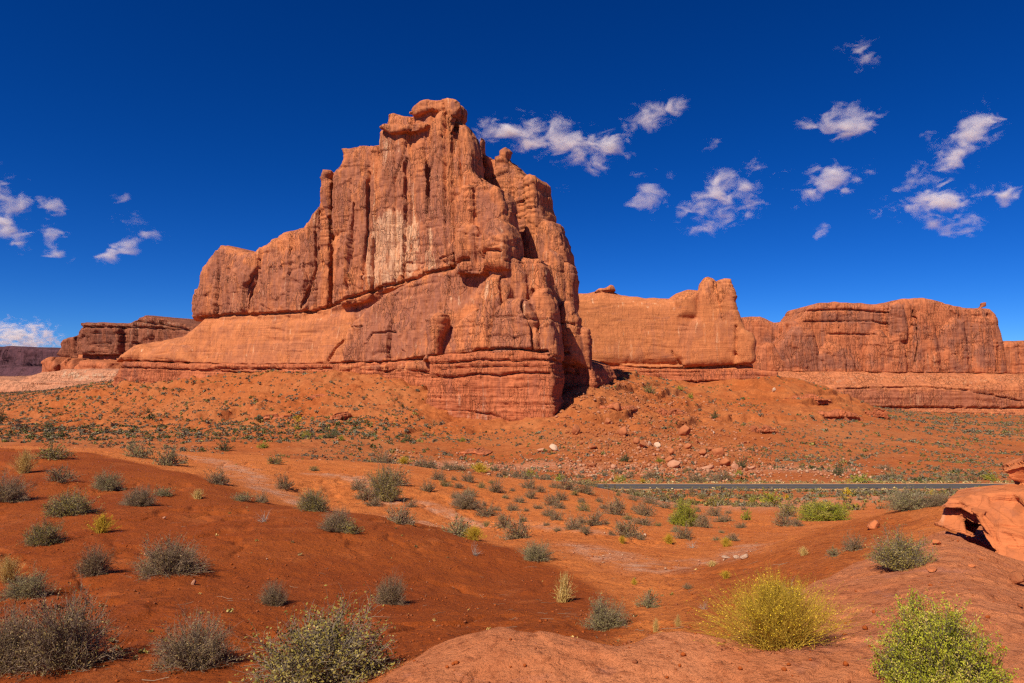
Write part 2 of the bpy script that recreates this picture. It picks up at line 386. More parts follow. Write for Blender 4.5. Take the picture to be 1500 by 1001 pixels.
OCTS = [(60, .0), (34, .014), (17, .018), (9, .02), (4.5, .022), (2.2, .024), (1.1, .034), (.55, .048), (.27, .078), (.13, .105), (.065, .125), (.035, .10)]
def smooth_mask(x, y, poly, w):
    return sstep(w, -w, polysdf(x, y, poly))
def full_h(x, y, masks=False):
    x = np.atleast_1d(np.asarray(x, float)); y = np.atleast_1d(np.asarray(y, float))
    h = base_h(x, y)
    D = np.hypot(x, np.maximum(y, 1.5))
    near = D < 40
    bench = np.zeros_like(x); mound = np.zeros_like(x)
    if near.any():
        xn, yn = x[near], y[near]
        wob = 0.10 * noise2(xn * 1.3, yn * 1.3, 5) + 0.05 * noise2(xn * 4, yn * 4, 6)
        sdb = polysdf(xn, yn, BENCH) + wob
        bench[near] = sstep(0.05, -0.05, sdb)
        lip = sstep(0.10, -0.28, sdb)
        hb = 0.10 * (lip - 1) * sstep(14, 8, yn) - .01
        # thin exfoliating sheets on the bench
        s = fbm2(xn * 0.55 + 3, yn * 0.9, 3, 21)
        for lv in (-.35, -.05, .2, .5):
            hb = hb + 0.022 * sstep(lv - .02, lv + .02, s) * lip
        h[near] = h[near] + hb
        slope = .55 * smooth_mask(xn, yn, SLOPE, 0.5)
        mound[near] = np.maximum(smooth_mask(xn, yn, MOUND, 0.25), slope) * (1 - bench[near])
        h[near] -= .13 * sstep(.40, .12, segdist(xn, yn, LIP))
        h[near] -= .22 * sstep(.75, .2, np.hypot((xn - HOLLOW[0]) * 1.3, yn - HOLLOW[1] - .1))
    n = np.zeros_like(h)
    if near.any():
        xn, yn = x[near], y[near]
        rl = np.abs(noise2(xn / 1.7 + .25 * yn, yn / 3.6, 91) + .25 * noise2(xn / .5, yn / .5, 92))
        soil = (1 - bench[near]) * sstep(4.5, 7, yn) * sstep(45, 25, yn)
        n[near] -= soil * .075 * sstep(.10, 0, rl) * sstep(-.2, .3, noise2(xn / 4, yn / 4, 93))
        ck = np.abs(noise2(xn * .75 + 9, yn * 1.0, 94) + .18 * noise2(xn * 4, yn * 4, 95))
        n[near] -= bench[near] * .030 * sstep(.022, 0, ck) * sstep(0, .3, noise2(xn * .8, yn * .8, 96))
    for i, (L, a) in enumerate(OCTS):
        if a == 0: continue
        w = sstep(0.010 * D, 0.022 * D, L) * sstep(2.2 * D, 1.0 * D, L)
        k = w > 0
        if not k.any(): continue
        q = noise2(x[k] / L + 7.3 * i, y[k] / L + 3.1 * i, 40 + i)
        q2 = np.where(bench[k] > .5, q * (.55 if L > .4 else .42), q + (np.abs(q) * .6 if L < .6 else 0))
        n[k] += w[k] * a * L * q2
    # badland ledges and gullies on the talus below the cliffs
    tal = sstep(205, 250, y) * sstep(430, 380, y) * sstep(-24.0, -18.5, h) 
    k = tal > 0
    if k.any():
        hh = h[k]; xk = x[k]; yk = y[k]
        z = hh / 4.4 + 0.45 * fbm2(xk / 22, yk / 22, 3, 71)
        fr = z - np.floor(z)
        amp = sstep(-.1, .35, noise2(xk / 30, yk / 30, 75)) * 3.6
        n[k] += tal[k] * (amp * (sstep(.34, .43, fr) - fr) + 1.7 * fbm2(xk / 13, yk / 13, 5, 77, .6)
                          - .6 * sstep(.12, 0, np.abs(noise2(xk / 19, yk / 44, 79) + .4 * noise2(xk / 7, yk / 7, 78))))
    # small rills in the plain
    pl = sstep(120, 170, y) * sstep(900, 500, y)
    k = pl > 0
    if k.any():
        n[k] += pl[k] * 0.7 * fbm2(x[k] / 14, y[k] / 14, 3, 81)
    h = h + n
    rd = np.abs(y - road_y(x))
    f = sstep(12, 5.0, rd) * sstep(-60, -30, x)
    h = h * (1 - f) + ROAD_Z * f
    if masks: return h, bench, mound
    return h

def terrain_material():
    t = NT('desert_ground'); p = t.pos()
    bench = t.attr('bench'); mound = t.attr('mound'); pale = t.attr('pale'); plain = t.attr('plain')
    n0 = t.noise(p, 0.35, 5, 0.6); n1 = t.noise(p, 2.2, 6, 0.62); n2 = t.noise(p, 14, 6, 0.66)
    orange = t.mix(t.rng(n0, .35, .65), (0.66, 0.198, 0.048), (0.56, 0.152, 0.035))
    red = t.mix(t.rng(n0, .35, .65), (0.350, 0.078, 0.0125), (0.285, 0.056, 0.0088))
    col = t.mix(mound, orange, red)
    nf = t.noise(p, 0.03, 6, 0.62)
    pcol = t.mix(t.rng(nf, .38, .62), (0.3864, 0.1030, 0.0258), (0.4140, 0.1426, 0.0478))
    pcol = t.mix(t.rng(t.noise(p, 0.13, 5, 0.6), .5, .66, 0, .55), pcol, (0.3128, 0.0690, 0.0184))
    col = t.mix(plain, col, pcol)
    rock = t.mix(t.rng(n1, .3, .7), (0.6396, 0.2255, 0.0943), (0.5740, 0.1804, 0.0672))
    rock = t.mix(t.rng(t.noise(p, 0.9, 5, .6), .50, .68, 0, .55), rock, (0.4756, 0.1353, 0.0492))
    rock = t.mix(t.rng(t.noise(p, 1.6, 6, .6, 1.0), .57, .66, 0, .6), rock, (0.4264, 0.1640, 0.1066))
    col = t.mix(bench, col, rock)
    sp = t.rng(t.noise(p, 1.4, 6, .7), .42, .6)
    pf = t.math('MULTIPLY', pale, t.math('ADD', t.math('MULTIPLY', sp, .72), .08), True)
    col = t.mix(pf, col, (0.60, 0.32, 0.20))
    soil = t.math('SUBTRACT', 1.0, bench)
    col = t.mix(t.math('MULTIPLY', soil, t.rng(t.noise(p, 3.2, 6, .68), .50, .66, 0, .55)), col, (0.2295, 0.0493, 0.0102))
    soil2 = t.math('MULTIPLY', soil, t.math('SUBTRACT', 1.0, t.math('MULTIPLY', mound, .65)))
    col = t.mix(t.math('MULTIPLY', soil2, t.rng(t.noise(p, 0.8, 5, .65, .6), .53, .66, 0, .6)), col, (0.60, 0.185, 0.055))
    # grit: dark and light grains
    col = t.mix(t.rng(n2, .50, .68, 0, .62), col, (0.20, 0.042, 0.012))
    col = t.mix(t.rng(t.noise(p, 46, 4, .6), .63, .72, 0, .5), col, (0.58, 0.27, 0.15))
    b = t.bump(n2, .9, .075)
    b = t.bump(t.noise(p, 45, 5, .7), .8, .018, b)
    b = t.bump(t.noise(p, 3.0, 6, .65), .5, .10, b)
    fb = t.bump(t.noise(p, 0.3, 7, .68), .8, 1.2)
    m = t.n.new('ShaderNodeMix'); m.data_type = 'VECTOR'
    t.l.new(plain, m.inputs[0]); t.l.new(b, m.inputs[4]); t.l.new(fb, m.inputs[5])
    return t.out(col, m.outputs[1])
M_GROUND = terrain_material()

def build_terrain():
    C = 4.0
    s_in = np.arange(-0.86, 0.8601, 0.00165)
    s_out = 0.86 * np.power(1.035, np.arange(1, 40))
    s_out = s_out[s_out < 2.6]
    S = np.concatenate([-s_out[::-1], s_in, s_out])
    d1 = np.array([-60, -40, -25, -15, -8, -4, -2, -1, -.3, .3, .8, 1.2, 1.6, 1.9, 2.2])
    parts = [d1, np.exp(np.arange(math.log(2.4), math.log(40), 0.0062)), np.exp(np.arange(math.log(40), math.log(120), 0.012)),
             np.arange(120, 140, .8), np.exp(np.arange(math.log(140), math.log(225), 0.0042)), np.exp(np.arange(math.log(225), math.log(400), 0.0023)), np.exp(np.arange(math.log(400), math.log(470), 0.0042)), np.exp(np.arange(math.log(470), math.log(40000), 0.03))]
    Dr = np.concatenate(parts)
    W = np.sqrt(np.maximum(Dr, 0) ** 2 + C * C) + np.where(Dr < 0, -Dr * .5, 0)
    X = (S[None, :] * W[:, None]); Y = np.repeat(Dr[:, None], len(S), 1)
    h, bench, mound = full_h(X.ravel(), Y.ravel(), True)
    x = X.ravel(); y = Y.ravel()
    pale = np.zeros_like(x)
    for pts, w in PALE:
        k = (y > 3) & (y < 300)
        d = segdist(x[k], y[k], pts)
        pale[k] = np.maximum(pale[k], sstep(w * 1.4, w * .2, d + .5 * w * noise2(x[k] / w, y[k] / w, 9)))
    plain = sstep(55, 110, y)
    nr, ncl = X.shape
    idx = np.arange(nr * ncl).reshape(nr, ncl)
    Q = np.stack([idx[:-1, :-1], idx[:-1, 1:], idx[1:, 1:], idx[1:, :-1]], -1).reshape(-1, 4)
    me = mesh_np('ground', np.stack([x, y, h], 1), Q, M_GROUND, True,
                 {'bench': ('POINT', bench), 'mound': ('POINT', mound), 'pale': ('POINT', pale), 'plain': ('POINT', plain)})
    o = link('desert_ground', me); tag(o, kind='structure')
    return o
build_terrain()

# ---------------------------------------------------------------- the road
def build_road():
    t = NT('asphalt'); p = t.pos()
    M_A = t.out(t.mix(t.rng(t.noise(p, 1.2, 5), .3, .7), (0.085, 0.078, 0.082), (0.062, 0.058, 0.062)))
    t = NT('yellow_line'); M_Y = t.out((0.30, 0.19, 0.04))
    t = NT('white_line'); M_W = t.out((0.36, 0.33, 0.28))
    t = NT('gravel_verge'); p = t.pos()
    M_V = t.out(t.mix(t.rng(t.noise(p, .8, 5), .35, .65), (0.46, 0.24, 0.11), (0.42, 0.16, 0.06)))
    xs = np.arange(-28, 260, 2.0)
    def strip(name, a, b, dz, mat, parent=None):
        y0 = road_y(xs) + a; y1 = road_y(xs) + b
        V = np.concatenate([np.stack([xs, y0, np.full_like(xs, ROAD_Z + dz)], 1), np.stack([xs, y1, np.full_like(xs, ROAD_Z + dz)], 1)])
        n = len(xs); i = np.arange(n - 1)
        return link(name, mesh_np(name, V, np.stack([i, i + 1, n + i + 1, n + i], 1), mat), parent)
    tag(strip('road_verge', -3.9, 3.9, .05, M_V), kind='structure')
    r = strip('road', -2.5, 2.5, .12, M_A); tag(r, kind='structure')
    strip('edge_line', -2.4, -2.28, .13, M_W, r); strip('edge_line', 2.28, 2.4, .13, M_W, r)
    strip('centre_line', -.22, -.10, .13, M_Y, r); strip('centre_line', .10, .22, .13, M_Y, r)
build_road()
# ---------------------------------------------------------------- rock formations (solid, grown as signed-distance volumes)
class Frame:
    """a local upright frame: X along the rock face, Y into the rock, Z up"""
    def __init__(s, u, D, a):
        a = math.radians(a)
        s.P = np.array([(u - 750) / 1000 * D, D]); s.e1 = np.array([math.cos(a), -math.sin(a)]); s.e2 = np.array([math.sin(a), math.cos(a)])
    def px(s, u, v, d=0.0):
        x = (u - 750) / 1000.0
        t = (s.P @ s.e2 + d) / (x * s.e2[0] + s.e2[1])
        w = np.array([x * t, t]) - s.P
        return float(w @ s.e1), (HZ - v) / 1000 * t
    def pts(s, L, d=0.0): return [s.px(u, v, d) for u, v in L]
    def world(s, V):
        o = np.empty_like(V)
        o[:, 0] = s.P[0] + V[:, 0] * s.e1[0] + V[:, 1] * s.e2[0]
        o[:, 1] = s.P[1] + V[:, 0] * s.e1[1] + V[:, 1] * s.e2[1]
        o[:, 2] = V[:, 2]
        return o

def S(poly, d, th, r, slope=0.0, k=0.8): return dict(poly=poly, d=d, th=th, r=r, slope=slope, k=k)

def worley2(a, b, seed, tb=.5):
    """random value of the nearest cell (with a tilt, so cells are facets) and the distance to the cell edge"""
    ia = np.floor(a).astype(np.int64); ib = np.floor(b).astype(np.int64)
    z0 = np.zeros_like(ia)
    f1 = np.full(a.shape, 9.0); f2 = np.full(a.shape, 9.0); val = np.zeros(a.shape)
    for i in (-1, 0, 1):
        for j in (-1, 0, 1):
            h = _hash(ia + i, ib + j, z0, seed)
            px = ia + i + (h & np.uint32(255)) / 255.0; py = ib + j + ((h >> np.uint32(8)) & np.uint32(255)) / 255.0
            d = np.hypot(a - px, b - py)
            rv = ((h >> np.uint32(16)) & np.uint32(255)) / 255.0 + .7 * (a - px) * (((h >> np.uint32(24)) & np.uint32(15)) / 7.5 - 1) + tb * (b - py) * (((h >> np.uint32(28)) & np.uint32(15)) / 7.5 - 1)
            m = d < f1
            f2 = np.where(m, f1, np.minimum(f2, d)); val = np.where(m, rv, val); f1 = np.where(m, d, f1)
    return val, f2 - f1

def surface_nets(F, org, h):
    nx, ny, nz = F.shape
    s = F < 0
    cnt = np.zeros((nx - 1, ny - 1, nz - 1), np.int8)
    for a in (0, 1):
        for b in (0, 1):
            for c in (0, 1):
                cnt += s[a:nx - 1 + a, b:ny - 1 + b, c:nz - 1 + c]
    act = (cnt > 0) & (cnt < 8)
    I, J, K = np.nonzero(act)
    n = len(I)
    vid = np.full(act.shape, -1, np.int32); vid[I, J, K] = np.arange(n)
    acc = np.zeros((n, 3), np.float32); num = np.zeros(n, np.float32)
    cr = [(a, b, c) for a in (0, 1) for b in (0, 1) for c in (0, 1)]
    for p in cr:
        for ax in range(3):
            if p[ax]: continue
            q = list(p); q[ax] = 1
            f0 = F[I + p[0], J + p[1], K + p[2]]; f1 = F[I + q[0], J + q[1], K + q[2]]
            m = (f0 < 0) != (f1 < 0)
            t = np.where(m, f0 / np.where(m, f0 - f1, 1), 0)
            P = np.empty((n, 3), np.float32)
            for e in range(3): P[:, e] = p[e] + (t if e == ax else 0)
            acc[m] += P[m]; num[m] += 1
    V = np.stack([I, J, K], 1) + acc / num[:, None]
    V = V * h + np.array(org)
    Q = []
    for ax in range(3):
        sl0 = [slice(1, -1)] * 3; sl1 = [slice(1, -1)] * 3
        sl0[ax] = slice(0, F.shape[ax] - 1); sl1[ax] = slice(1, F.shape[ax])
        a = s[tuple(sl0)]; b = s[tuple(sl1)]
        for flip in (0, 1):
            e = np.nonzero((a & ~b) if not flip else (~a & b))
            if not len(e[0]): continue
            e = [e[i] + (0 if i == ax else 1) for i in range(3)]
            o1, o2 = (ax + 1) % 3, (ax + 2) % 3
            def cell(d1, d2):
                c = [e[0].copy(), e[1].copy(), e[2].copy()]
                c[o1] = c[o1] - 1 + d1; c[o2] = c[o2] - 1 + d2
                return vid[c[0], c[1], c[2]]
            q = np.stack([cell(0, 0), cell(1, 0), cell(1, 1), cell(0, 1)], 1)
            if flip: q = q[:, ::-1]
            Q.append(q)
    Q = np.concatenate(Q)
    Q = Q[(Q >= 0).all(1)]
    return V, Q

def vnormals(V, Q):
    n = np.cross(V[Q[:, 2]] - V[Q[:, 0]], V[Q[:, 3]] - V[Q[:, 1]])
    N = np.zeros_like(V)
    for i in range(4):
        for e in range(3): N[:, e] += np.bincount(Q[:, i], n[:, e], len(V))
    return N / np.maximum(np.linalg.norm(N, axis=1, keepdims=True), 1e-9)

def grow(fr, slabs, vox, style, seed=0, cracks=(), varn=(), pale=(), smooth_below=None, k=1.0, cut=None, flute=1.0, ledge=1.0, basev=0.0, calm=None):
    sl = []
    for s in slabs:
        P = np.array(fr.pts(s['poly'], s['d']))
        sl.append((s, P))
    zlo = min(P[:, 1].min() for s, P in sl) - 3 * vox; zhi = max(P[:, 1].max() for s, P in sl) + 4 * vox
    xlo = min(P[:, 0].min() for s, P in sl) - 4 * vox; xhi = max(P[:, 0].max() for s, P in sl) + 4 * vox
    ylo, yhi = 1e9, -1e9
    for s, P in sl:
        zr = P[:, 1].max() - P[:, 1].min()
        ylo = min(ylo, s['d'] - abs(s['slope']) * zr * .6 - 4 * vox); yhi = max(yhi, s['d'] + s['th'] + 4 * vox)
    gx = np.arange(xlo, xhi, vox); gy = np.arange(ylo, yhi, vox); gz = np.arange(zlo, zhi, vox)
    F = np.full((len(gx), len(gy), len(gz)), 6.0 * vox, np.float32)
    for s, P in sl:
        mg = 5 * vox
        zr = P[:, 1].max() - P[:, 1].min()
        i0, i1 = np.searchsorted(gx, [P[:, 0].min() - mg, P[:, 0].max() + mg])
        k0, k1 = np.searchsorted(gz, [P[:, 1].min() - mg, P[:, 1].max() + mg])
        dlo = s['d'] - abs(s['slope']) * zr * .55; 
        j0, j1 = np.searchsorted(gy, [dlo - mg, s['d'] + s['th'] + mg])
        X, Z = np.meshgrid(gx[i0:i1], gz[k0:k1], indexing='ij')
        wx = X + k * 0.9 * noise2(X / (7 * k), Z / (7 * k), seed + 1); wz = Z + k * 0.7 * noise2(X / (6 * k), Z / (6 * k), seed + 2)
        f2 = polysdf(wx, wz, [tuple(p) for p in P]).astype(np.float32)
        zm = 0.5 * (P[:, 1].max() + P[:, 1].min())
        df = (s['d'] + s['slope'] * (Z - zm) + k * .8 * noise2(X / (13 * k) + s['d'], Z / (26 * k), seed + 3)).astype(np.float32)
        Y = gy[j0:j1].astype(np.float32)
        qf = df[:, None, :] - Y[None, :, None]; qb = (Y - np.float32(s['d'] + s['th']))[None, :, None]
        r = np.float32(min(s['r'], s['th'] * .45))
        w1 = f2[:, None, :] + r; w2 = np.maximum(qf, qb) + r
        sd = np.minimum(np.maximum(w1, w2), 0) + np.hypot(np.maximum(w1, 0), np.maximum(w2, 0)) - r
        kk = np.float32(s['k'])
        B = F[i0:i1, j0:j1, k0:k1]
        hh = np.maximum(kk - np.abs(B - sd), 0) / kk
        F[i0:i1, j0:j1, k0:k1] = np.minimum(B, sd) - hh * hh * kk * .25
    F[0] = F[-1] = np.abs(F[0]) + .01; F[:, 0] = np.abs(F[:, 0]) + .01; F[:, -1] = np.abs(F[:, -1]) + .01; F[:, :, 0] = np.abs(F[:, :, 0]) + .01; F[:, :, -1] = np.abs(F[:, :, -1]) + .01
    V, Q = surface_nets(F, (gx[0], gy[0], gz[0]), vox)
    V = V.astype(np.float64)
    del F
    N = vnormals(V, Q)
    Nh = N.copy(); Nh[:, 2] *= .35
    x, y, z = V[:, 0], V[:, 1], V[:, 2]
    side = sstep(.25, .75, np.hypot(N[:, 0], N[:, 1]))
    front = sstep(.15, -.3, N[:, 1])
    smo = np.zeros(len(V))
    if smooth_below is not None:
        L = np.array(sorted(fr.pts(smooth_below, -4)))
        zl = np.interp(x, L[:, 0], L[:, 1])
        smo = sstep(2.0 * k, -2.0 * k, z - zl) * (1 - 0)
    disp = np.zeros(len(V))
    xs_ = x + .75 * y
    def jit(sc): return sc * .35 * noise2(xs_ / sc, z / (2.2 * sc), seed + 61), sc * .5 * noise2(xs_ / (1.3 * sc), z / sc, seed + 62)
    if style == 'cliff':
        rough = 1 - .72 * smo
        if calm is not None: rough = rough * (1 - .78 * sstep(2, -2, polysdf(x, z, fr.pts(calm, -22))))
        patch = sstep(-.25, .35, noise3(x / (26 * k), y / (26 * k), z / (26 * k), seed + 22))
        disp += k * .65 * fbm3(x / (16 * k), y / (16 * k), z / (30 * k), 3, seed + 10) * rough
        jx, jz = jit(3 * k)
        r1, e1 = worley2((xs_ + jx) / (7.0 * k), (z + jz) / (58 * k), seed + 20, .15)
        disp += flute * k * 2.1 * side * rough * (r1 - .5)
        disp -= flute * k * .7 * side * rough * patch * sstep(.05, .0, e1)
        jx, jz = jit(1.6 * k)
        r2, e2 = worley2((xs_ + jx) / (2.6 * k), (z + jz) / (8.5 * k), seed + 23)
        disp += flute * k * .62 * side * rough * (r2 - .5) * (.3 + .7 * patch)
        r3, e3 = worley2((xs_ + jx) / (9 * k), (z + jz) / (4.5 * k), seed + 24)
        disp += ledge * k * .7 * side * (r3 - .5) * (1 - .5 * patch) * (1 - .5 * smo)
        zz = z + k * 1.2 * noise3(x / (18 * k), y / (18 * k), 0, seed + 27)
        bd = noise2(zz / (5.0 * k), x / (60 * k), seed + 28)
        disp -= ledge * k * .6 * side * sstep(.08, 0, np.abs(bd)) * sstep(-.1, .3, noise3(x / (16 * k), y / (16 * k), z / (30 * k), seed + 29))
        disp += k * .24 * fbm3(x / (2.6 * k), y / (2.6 * k), z / (3.4 * k), 3, seed + 30) * (1 - .35 * smo)
    else:
        zz = z + k * .8 * noise3(x / (20 * k), y / (20 * k), 0, seed + 31) + .25 * k * noise3(x / (4 * k), y / (4 * k), 0, seed + 32)
        l0 = noise2(zz / (2.0 * k), x / (140 * k), seed + 33)
        lay = np.tanh(5 * l0) * .6 + .35 * noise2(zz / (.9 * k), x / (60 * k), seed + 34)
        brk = sstep(-.35, .25, noise2(x / (11 * k), zz / (5 * k), seed + 39))
        disp += ledge * k * .62 * side * lay * (.25 + .75 * brk)
        disp -= ledge * k * .8 * side * brk * sstep(.09, 0, np.abs(l0))
        disp += k * .9 * fbm3(x / (14 * k), y / (14 * k), z / (14 * k), 3, seed + 35)
        r2, e2 = worley2((xs_ + .3 * noise2(xs_, z, 5)) / (3.2 * k), (zz) / (2.0 * k), seed + 36)
        disp += k * .5 * side * (r2 - .5) * brk
        disp += k * .26 * fbm3(x / (1.8 * k), y / (1.8 * k), z / (1.4 * k), 3, seed + 37)
    for (pts, w, dep, d) in cracks:
        L = fr.pts(pts, d)
        dd = segdist(x + .5 * k * noise2(z / (3 * k), x / (9 * k), seed + 41), z + .5 * k * noise2(x / (3 * k), z / (9 * k), seed + 42), L)
        disp -= dep * front * sstep(w, w * .35, dd)
    V = V + Nh * disp[:, None]
    av = np.full(len(V), basev); ap = np.zeros(len(V))
    for (pts, amt, d) in varn:
        dd = polysdf(x + 2 * k * noise2(x / (8 * k), z / (12 * k), seed + 51), z + 2.5 * k * noise2(x / (7 * k), z / (9 * k), seed + 52), fr.pts(pts, d))
        av = av + amt * sstep(2.5 * k, -2.5 * k, dd) * front
    for (pts, amt, d) in pale:
        dd = polysdf(x + 2 * k * noise2(x / (6 * k), z / (20 * k), seed + 53), z + 3 * k * noise2(x / (5 * k), z / (14 * k), seed + 54), fr.pts(pts, d))
        ap = ap + amt * sstep(2.0 * k, -2.5 * k, dd) * front
    return fr.world(V), Q, {'varn': ('POINT', av), 'pale': ('POINT', ap), 'apron': ('POINT', smo)}

def rock(name, label, cat, parts, loc, group=None):
    root = bpy.data.objects.new(name, None); COL.objects.link(root)
    root.location = loc; root.empty_display_size = 5
    tag(root, label, cat, group)
    for (pn, mat, (V, Q, at), plabel) in parts:
        me = mesh_np(pn, V - np.array(loc), Q, mat, True, at)
        o = link(pn, me, root)
        if plabel: o['label'] = plabel
    return root

# ---- the main butte
FA = Frame(750, 292, 22)
LOWB = 680
butte = [
 # far-left upper wall
 S([(277,463),(279,424),(285,403),(296,385),(306,368),(313,356),(325,357.5),(344,366),(366,368),(372.5,360),(393,346),(409,337),(430,331.5),(439,330),(446,316),(454,300),(463,292),(470,300),(470,470),(277,470)], 3, 26, 6, .03),
 S([(318,470),(322,420),(335,395),(350,388),(362,400),(368,425),(372,470)], 0.5, 20, 3, .05),
 S([(372,470),(376,410),(392,378),(415,362),(435,372),(446,410),(448,470)], 0.0, 22, 4, .05),
 # pinnacle column
 S([(462,460),(463,292),(467,278),(468,266),(470.5,258),(467,253),(467,249),(472,246.5),(479,248),(480.5,254),(477,259),(481,266),(481,300),(482,460)], 1, 12, 2.2, .02),
 # block with flat rimmed top
 S([(482.5,460),(483,290),(484,262),(488,247),(493,242),(495.5,230),(494,218),(492.5,213.5),(516,212),(520,209),(545,211),(553,209),(560,230),(565,300),(565,440)], 0, 30, 3.5, .04),
 S([(500,450),(503,330),(511,275),(524,250),(535,262),(540,330),(545,440)], -3, 20, 3, .05),
 # main tower
 S([(550,430),(549,260),(551,211),(552.5,190),(561,180),(562,163),(568,159.5),(581,164),(597.5,165),(606,156),(615,147),(640,150),(655,158),(668,172),(678,186),(684,200),(688,230),(690,300),(700,400),(690,420)], -2, 20, 4, .05),
 S([(597,166),(606,154),(615,146),(624.5,143.5),(643,146.5),(655,143.5),(662,144),(669.5,150),(672.5,163),(666,172),(650,164),(630,161),(610,168)], -3, 12, 1.4),
 S([(556,186),(562,180),(580,180),(600,182),(616,176),(626,180),(622,188),(600,192),(585,194),(570,196)], -3.6, 14, 1.4),
 # ribbed columns of the face
 S([(553,425),(555,300),(556,250),(566,222),(578,216),(588,235),(592,300),(592,420)], -3.4, 18, 1.6, .05),
 S([(590,415),(592,300),(596,240),(606,205),(618,200),(624,240),(626,410)], -2.9, 18, 1.4, .05),
 S([(622,405),(622,330),(624,230),(627,180),(634,163),(646,157),(657,165),(662,190),(664,260),(668,400)], -5.2, 18, 3, .04),
 S([(657,380),(658,240),(660,190),(665,172),(677,180),(686,195),(693,215),(697,250),(700,300),(703,380)], -4.4, 15, 5, .03),
 # steps on the right of the tower
 S([(664,400),(665,300),(669,270),(676,250),(686,245),(699,256),(707,266),(712,300),(716,400)], -9, 20, 3),
 S([(665,400),(666,290),(670,272),(685,268),(692,276),(692,400)], -12, 18, 2.5),
 S([(690,400),(692,285),(696,267),(712,265),(728,272),(738,295),(744,330),(748,400)], -11, 16, 3, .03, .2),
 S([(666,400),(667,340),(672,328),(683,325),(696,328),(702,340),(703,400)], -16, 18, 3, 0, .2),
 S([(694,400),(696,345),(704,328),(714,316),(726,315),(737,324),(744,340),(748,365),(750,400)], -18.5, 18, 5, 0, .2),
 S([(700,395),(704,352),(712,336),(724,330),(735,342),(741,366),(742,395)], -22, 18, 4, 0, .2),
 # domes behind, right
 S([(690,420),(694,260),(700,240),(713,228),(725,234),(743,233),(751,241),(757,250),(765,256),(775,300),(790,420)], 22, 26, 5),
 S([(696,240),(698,206),(703,200.5),(708,205),(707.5,224),(714,228),(718,235),(716,244)], 21, 7, 2),
 S([(721,240),(724,229),(730,227),(731,219),(738,213.5),(744.5,219),(744,232),(747,240)], 22, 7, 2.4),
 S([(745,430),(747,300),(750,275),(758,262),(768,262),(775,290),(778,430)], 17, 20, 3),
 S([(762,430),(763,290),(764,258),(773,251.5),(782,254.5),(787,263),(788.5,289),(792,308),(794,340),(800,430)], 14, 18, 3.5),
 S([(775,450),(780,340),(793,320),(804,323),(813,343),(822,365),(824,381),(828,450)], 14, 24, 4),
 S([(788,450),(792,370),(803,362),(815,372),(822,395),(826,450)], 8, 20, 3),
 S([(812,455),(815,392),(824,383),(834,389),(838,402),(839,434),(839,455)], 11, 12, 2.5),
 # slickrock apron
 S([(165,548),(178,515),(200,500),(243,493),(266,476),(277,463),(330,461),(440,456),(480,446),(520,432),(560,419),(620,402),(660,398),(690,392),(700,440),(700,LOWB),(165,LOWB)], -8, 40, 7, .22, 2.0),
 S([(500,535),(515,470),(560,428),(620,402),(690,385),(745,372),(780,378),(796,430),(802,470),(806,530),(806,545),(500,545)], -12.5, 22, 2.5, .13, 1.5),
 S([(165,530),(172,516),(184,506),(196,502),(208,507),(220,530)], -12, 18, 5, .3, 3),
 S([(205,532),(214,512),(230,501),(250,497),(270,512),(285,534)], -11, 18, 5, .4, 4),
 # domes above the pedestal
 S([(706,450),(712,400),(728,378),(742,374),(757,380),(768,400),(770,450)], -18, 16, 3, 0, .2),
 S([(755,450),(757,395),(768,378),(785,377),(797,390),(800,420),(802,450)], -15, 12, 3, 0, .2),
 S([(682,526),(688,470),(694,430),(702,405),(712,397),(727,399),(738,415),(741,440),(728,480),(725,526)], -25, 24, 6, .08, .2),
 S([(726,445),(728,415),(734,405),(742,418),(744,446)], -22, 16, 3),
 S([(711,526),(712,480),(722,450),(738,437),(757,435),(770,444),(780,470),(785,500),(786,526)], -30, 22, 4.5, .05, .2),
 S([(766,526),(767,450),(772,428),(782,420),(797,421),(808,440),(812,470),(816,505),(818,530)], -23, 13, 5, .05, .2),
 S([(784,526),(787,480),(797,462),(806,470),(812,500),(815,530)], -27, 9, 3.5, 0, .2),
 S([(805,535),(812,470),(820,440),(832,440),(843,465),(848,490),(852,535)], 0, 10, 4),
 S([(838,540),(842,500),(850,478),(860,480),(862,500),(864,540)], 3, 8, 4),
 # small leaning pillar
 S([(625,530),(624,500),(622,480),(622,466),(627,459),(636,457),(645,460),(648.5,468),(646,485),(640,510),(640,530)], -25.5, 9, 3),
 S([(618,530),(640,500),(665,470),(690,450),(700,470),(705,530)], -20, 20, 4, .15),
]
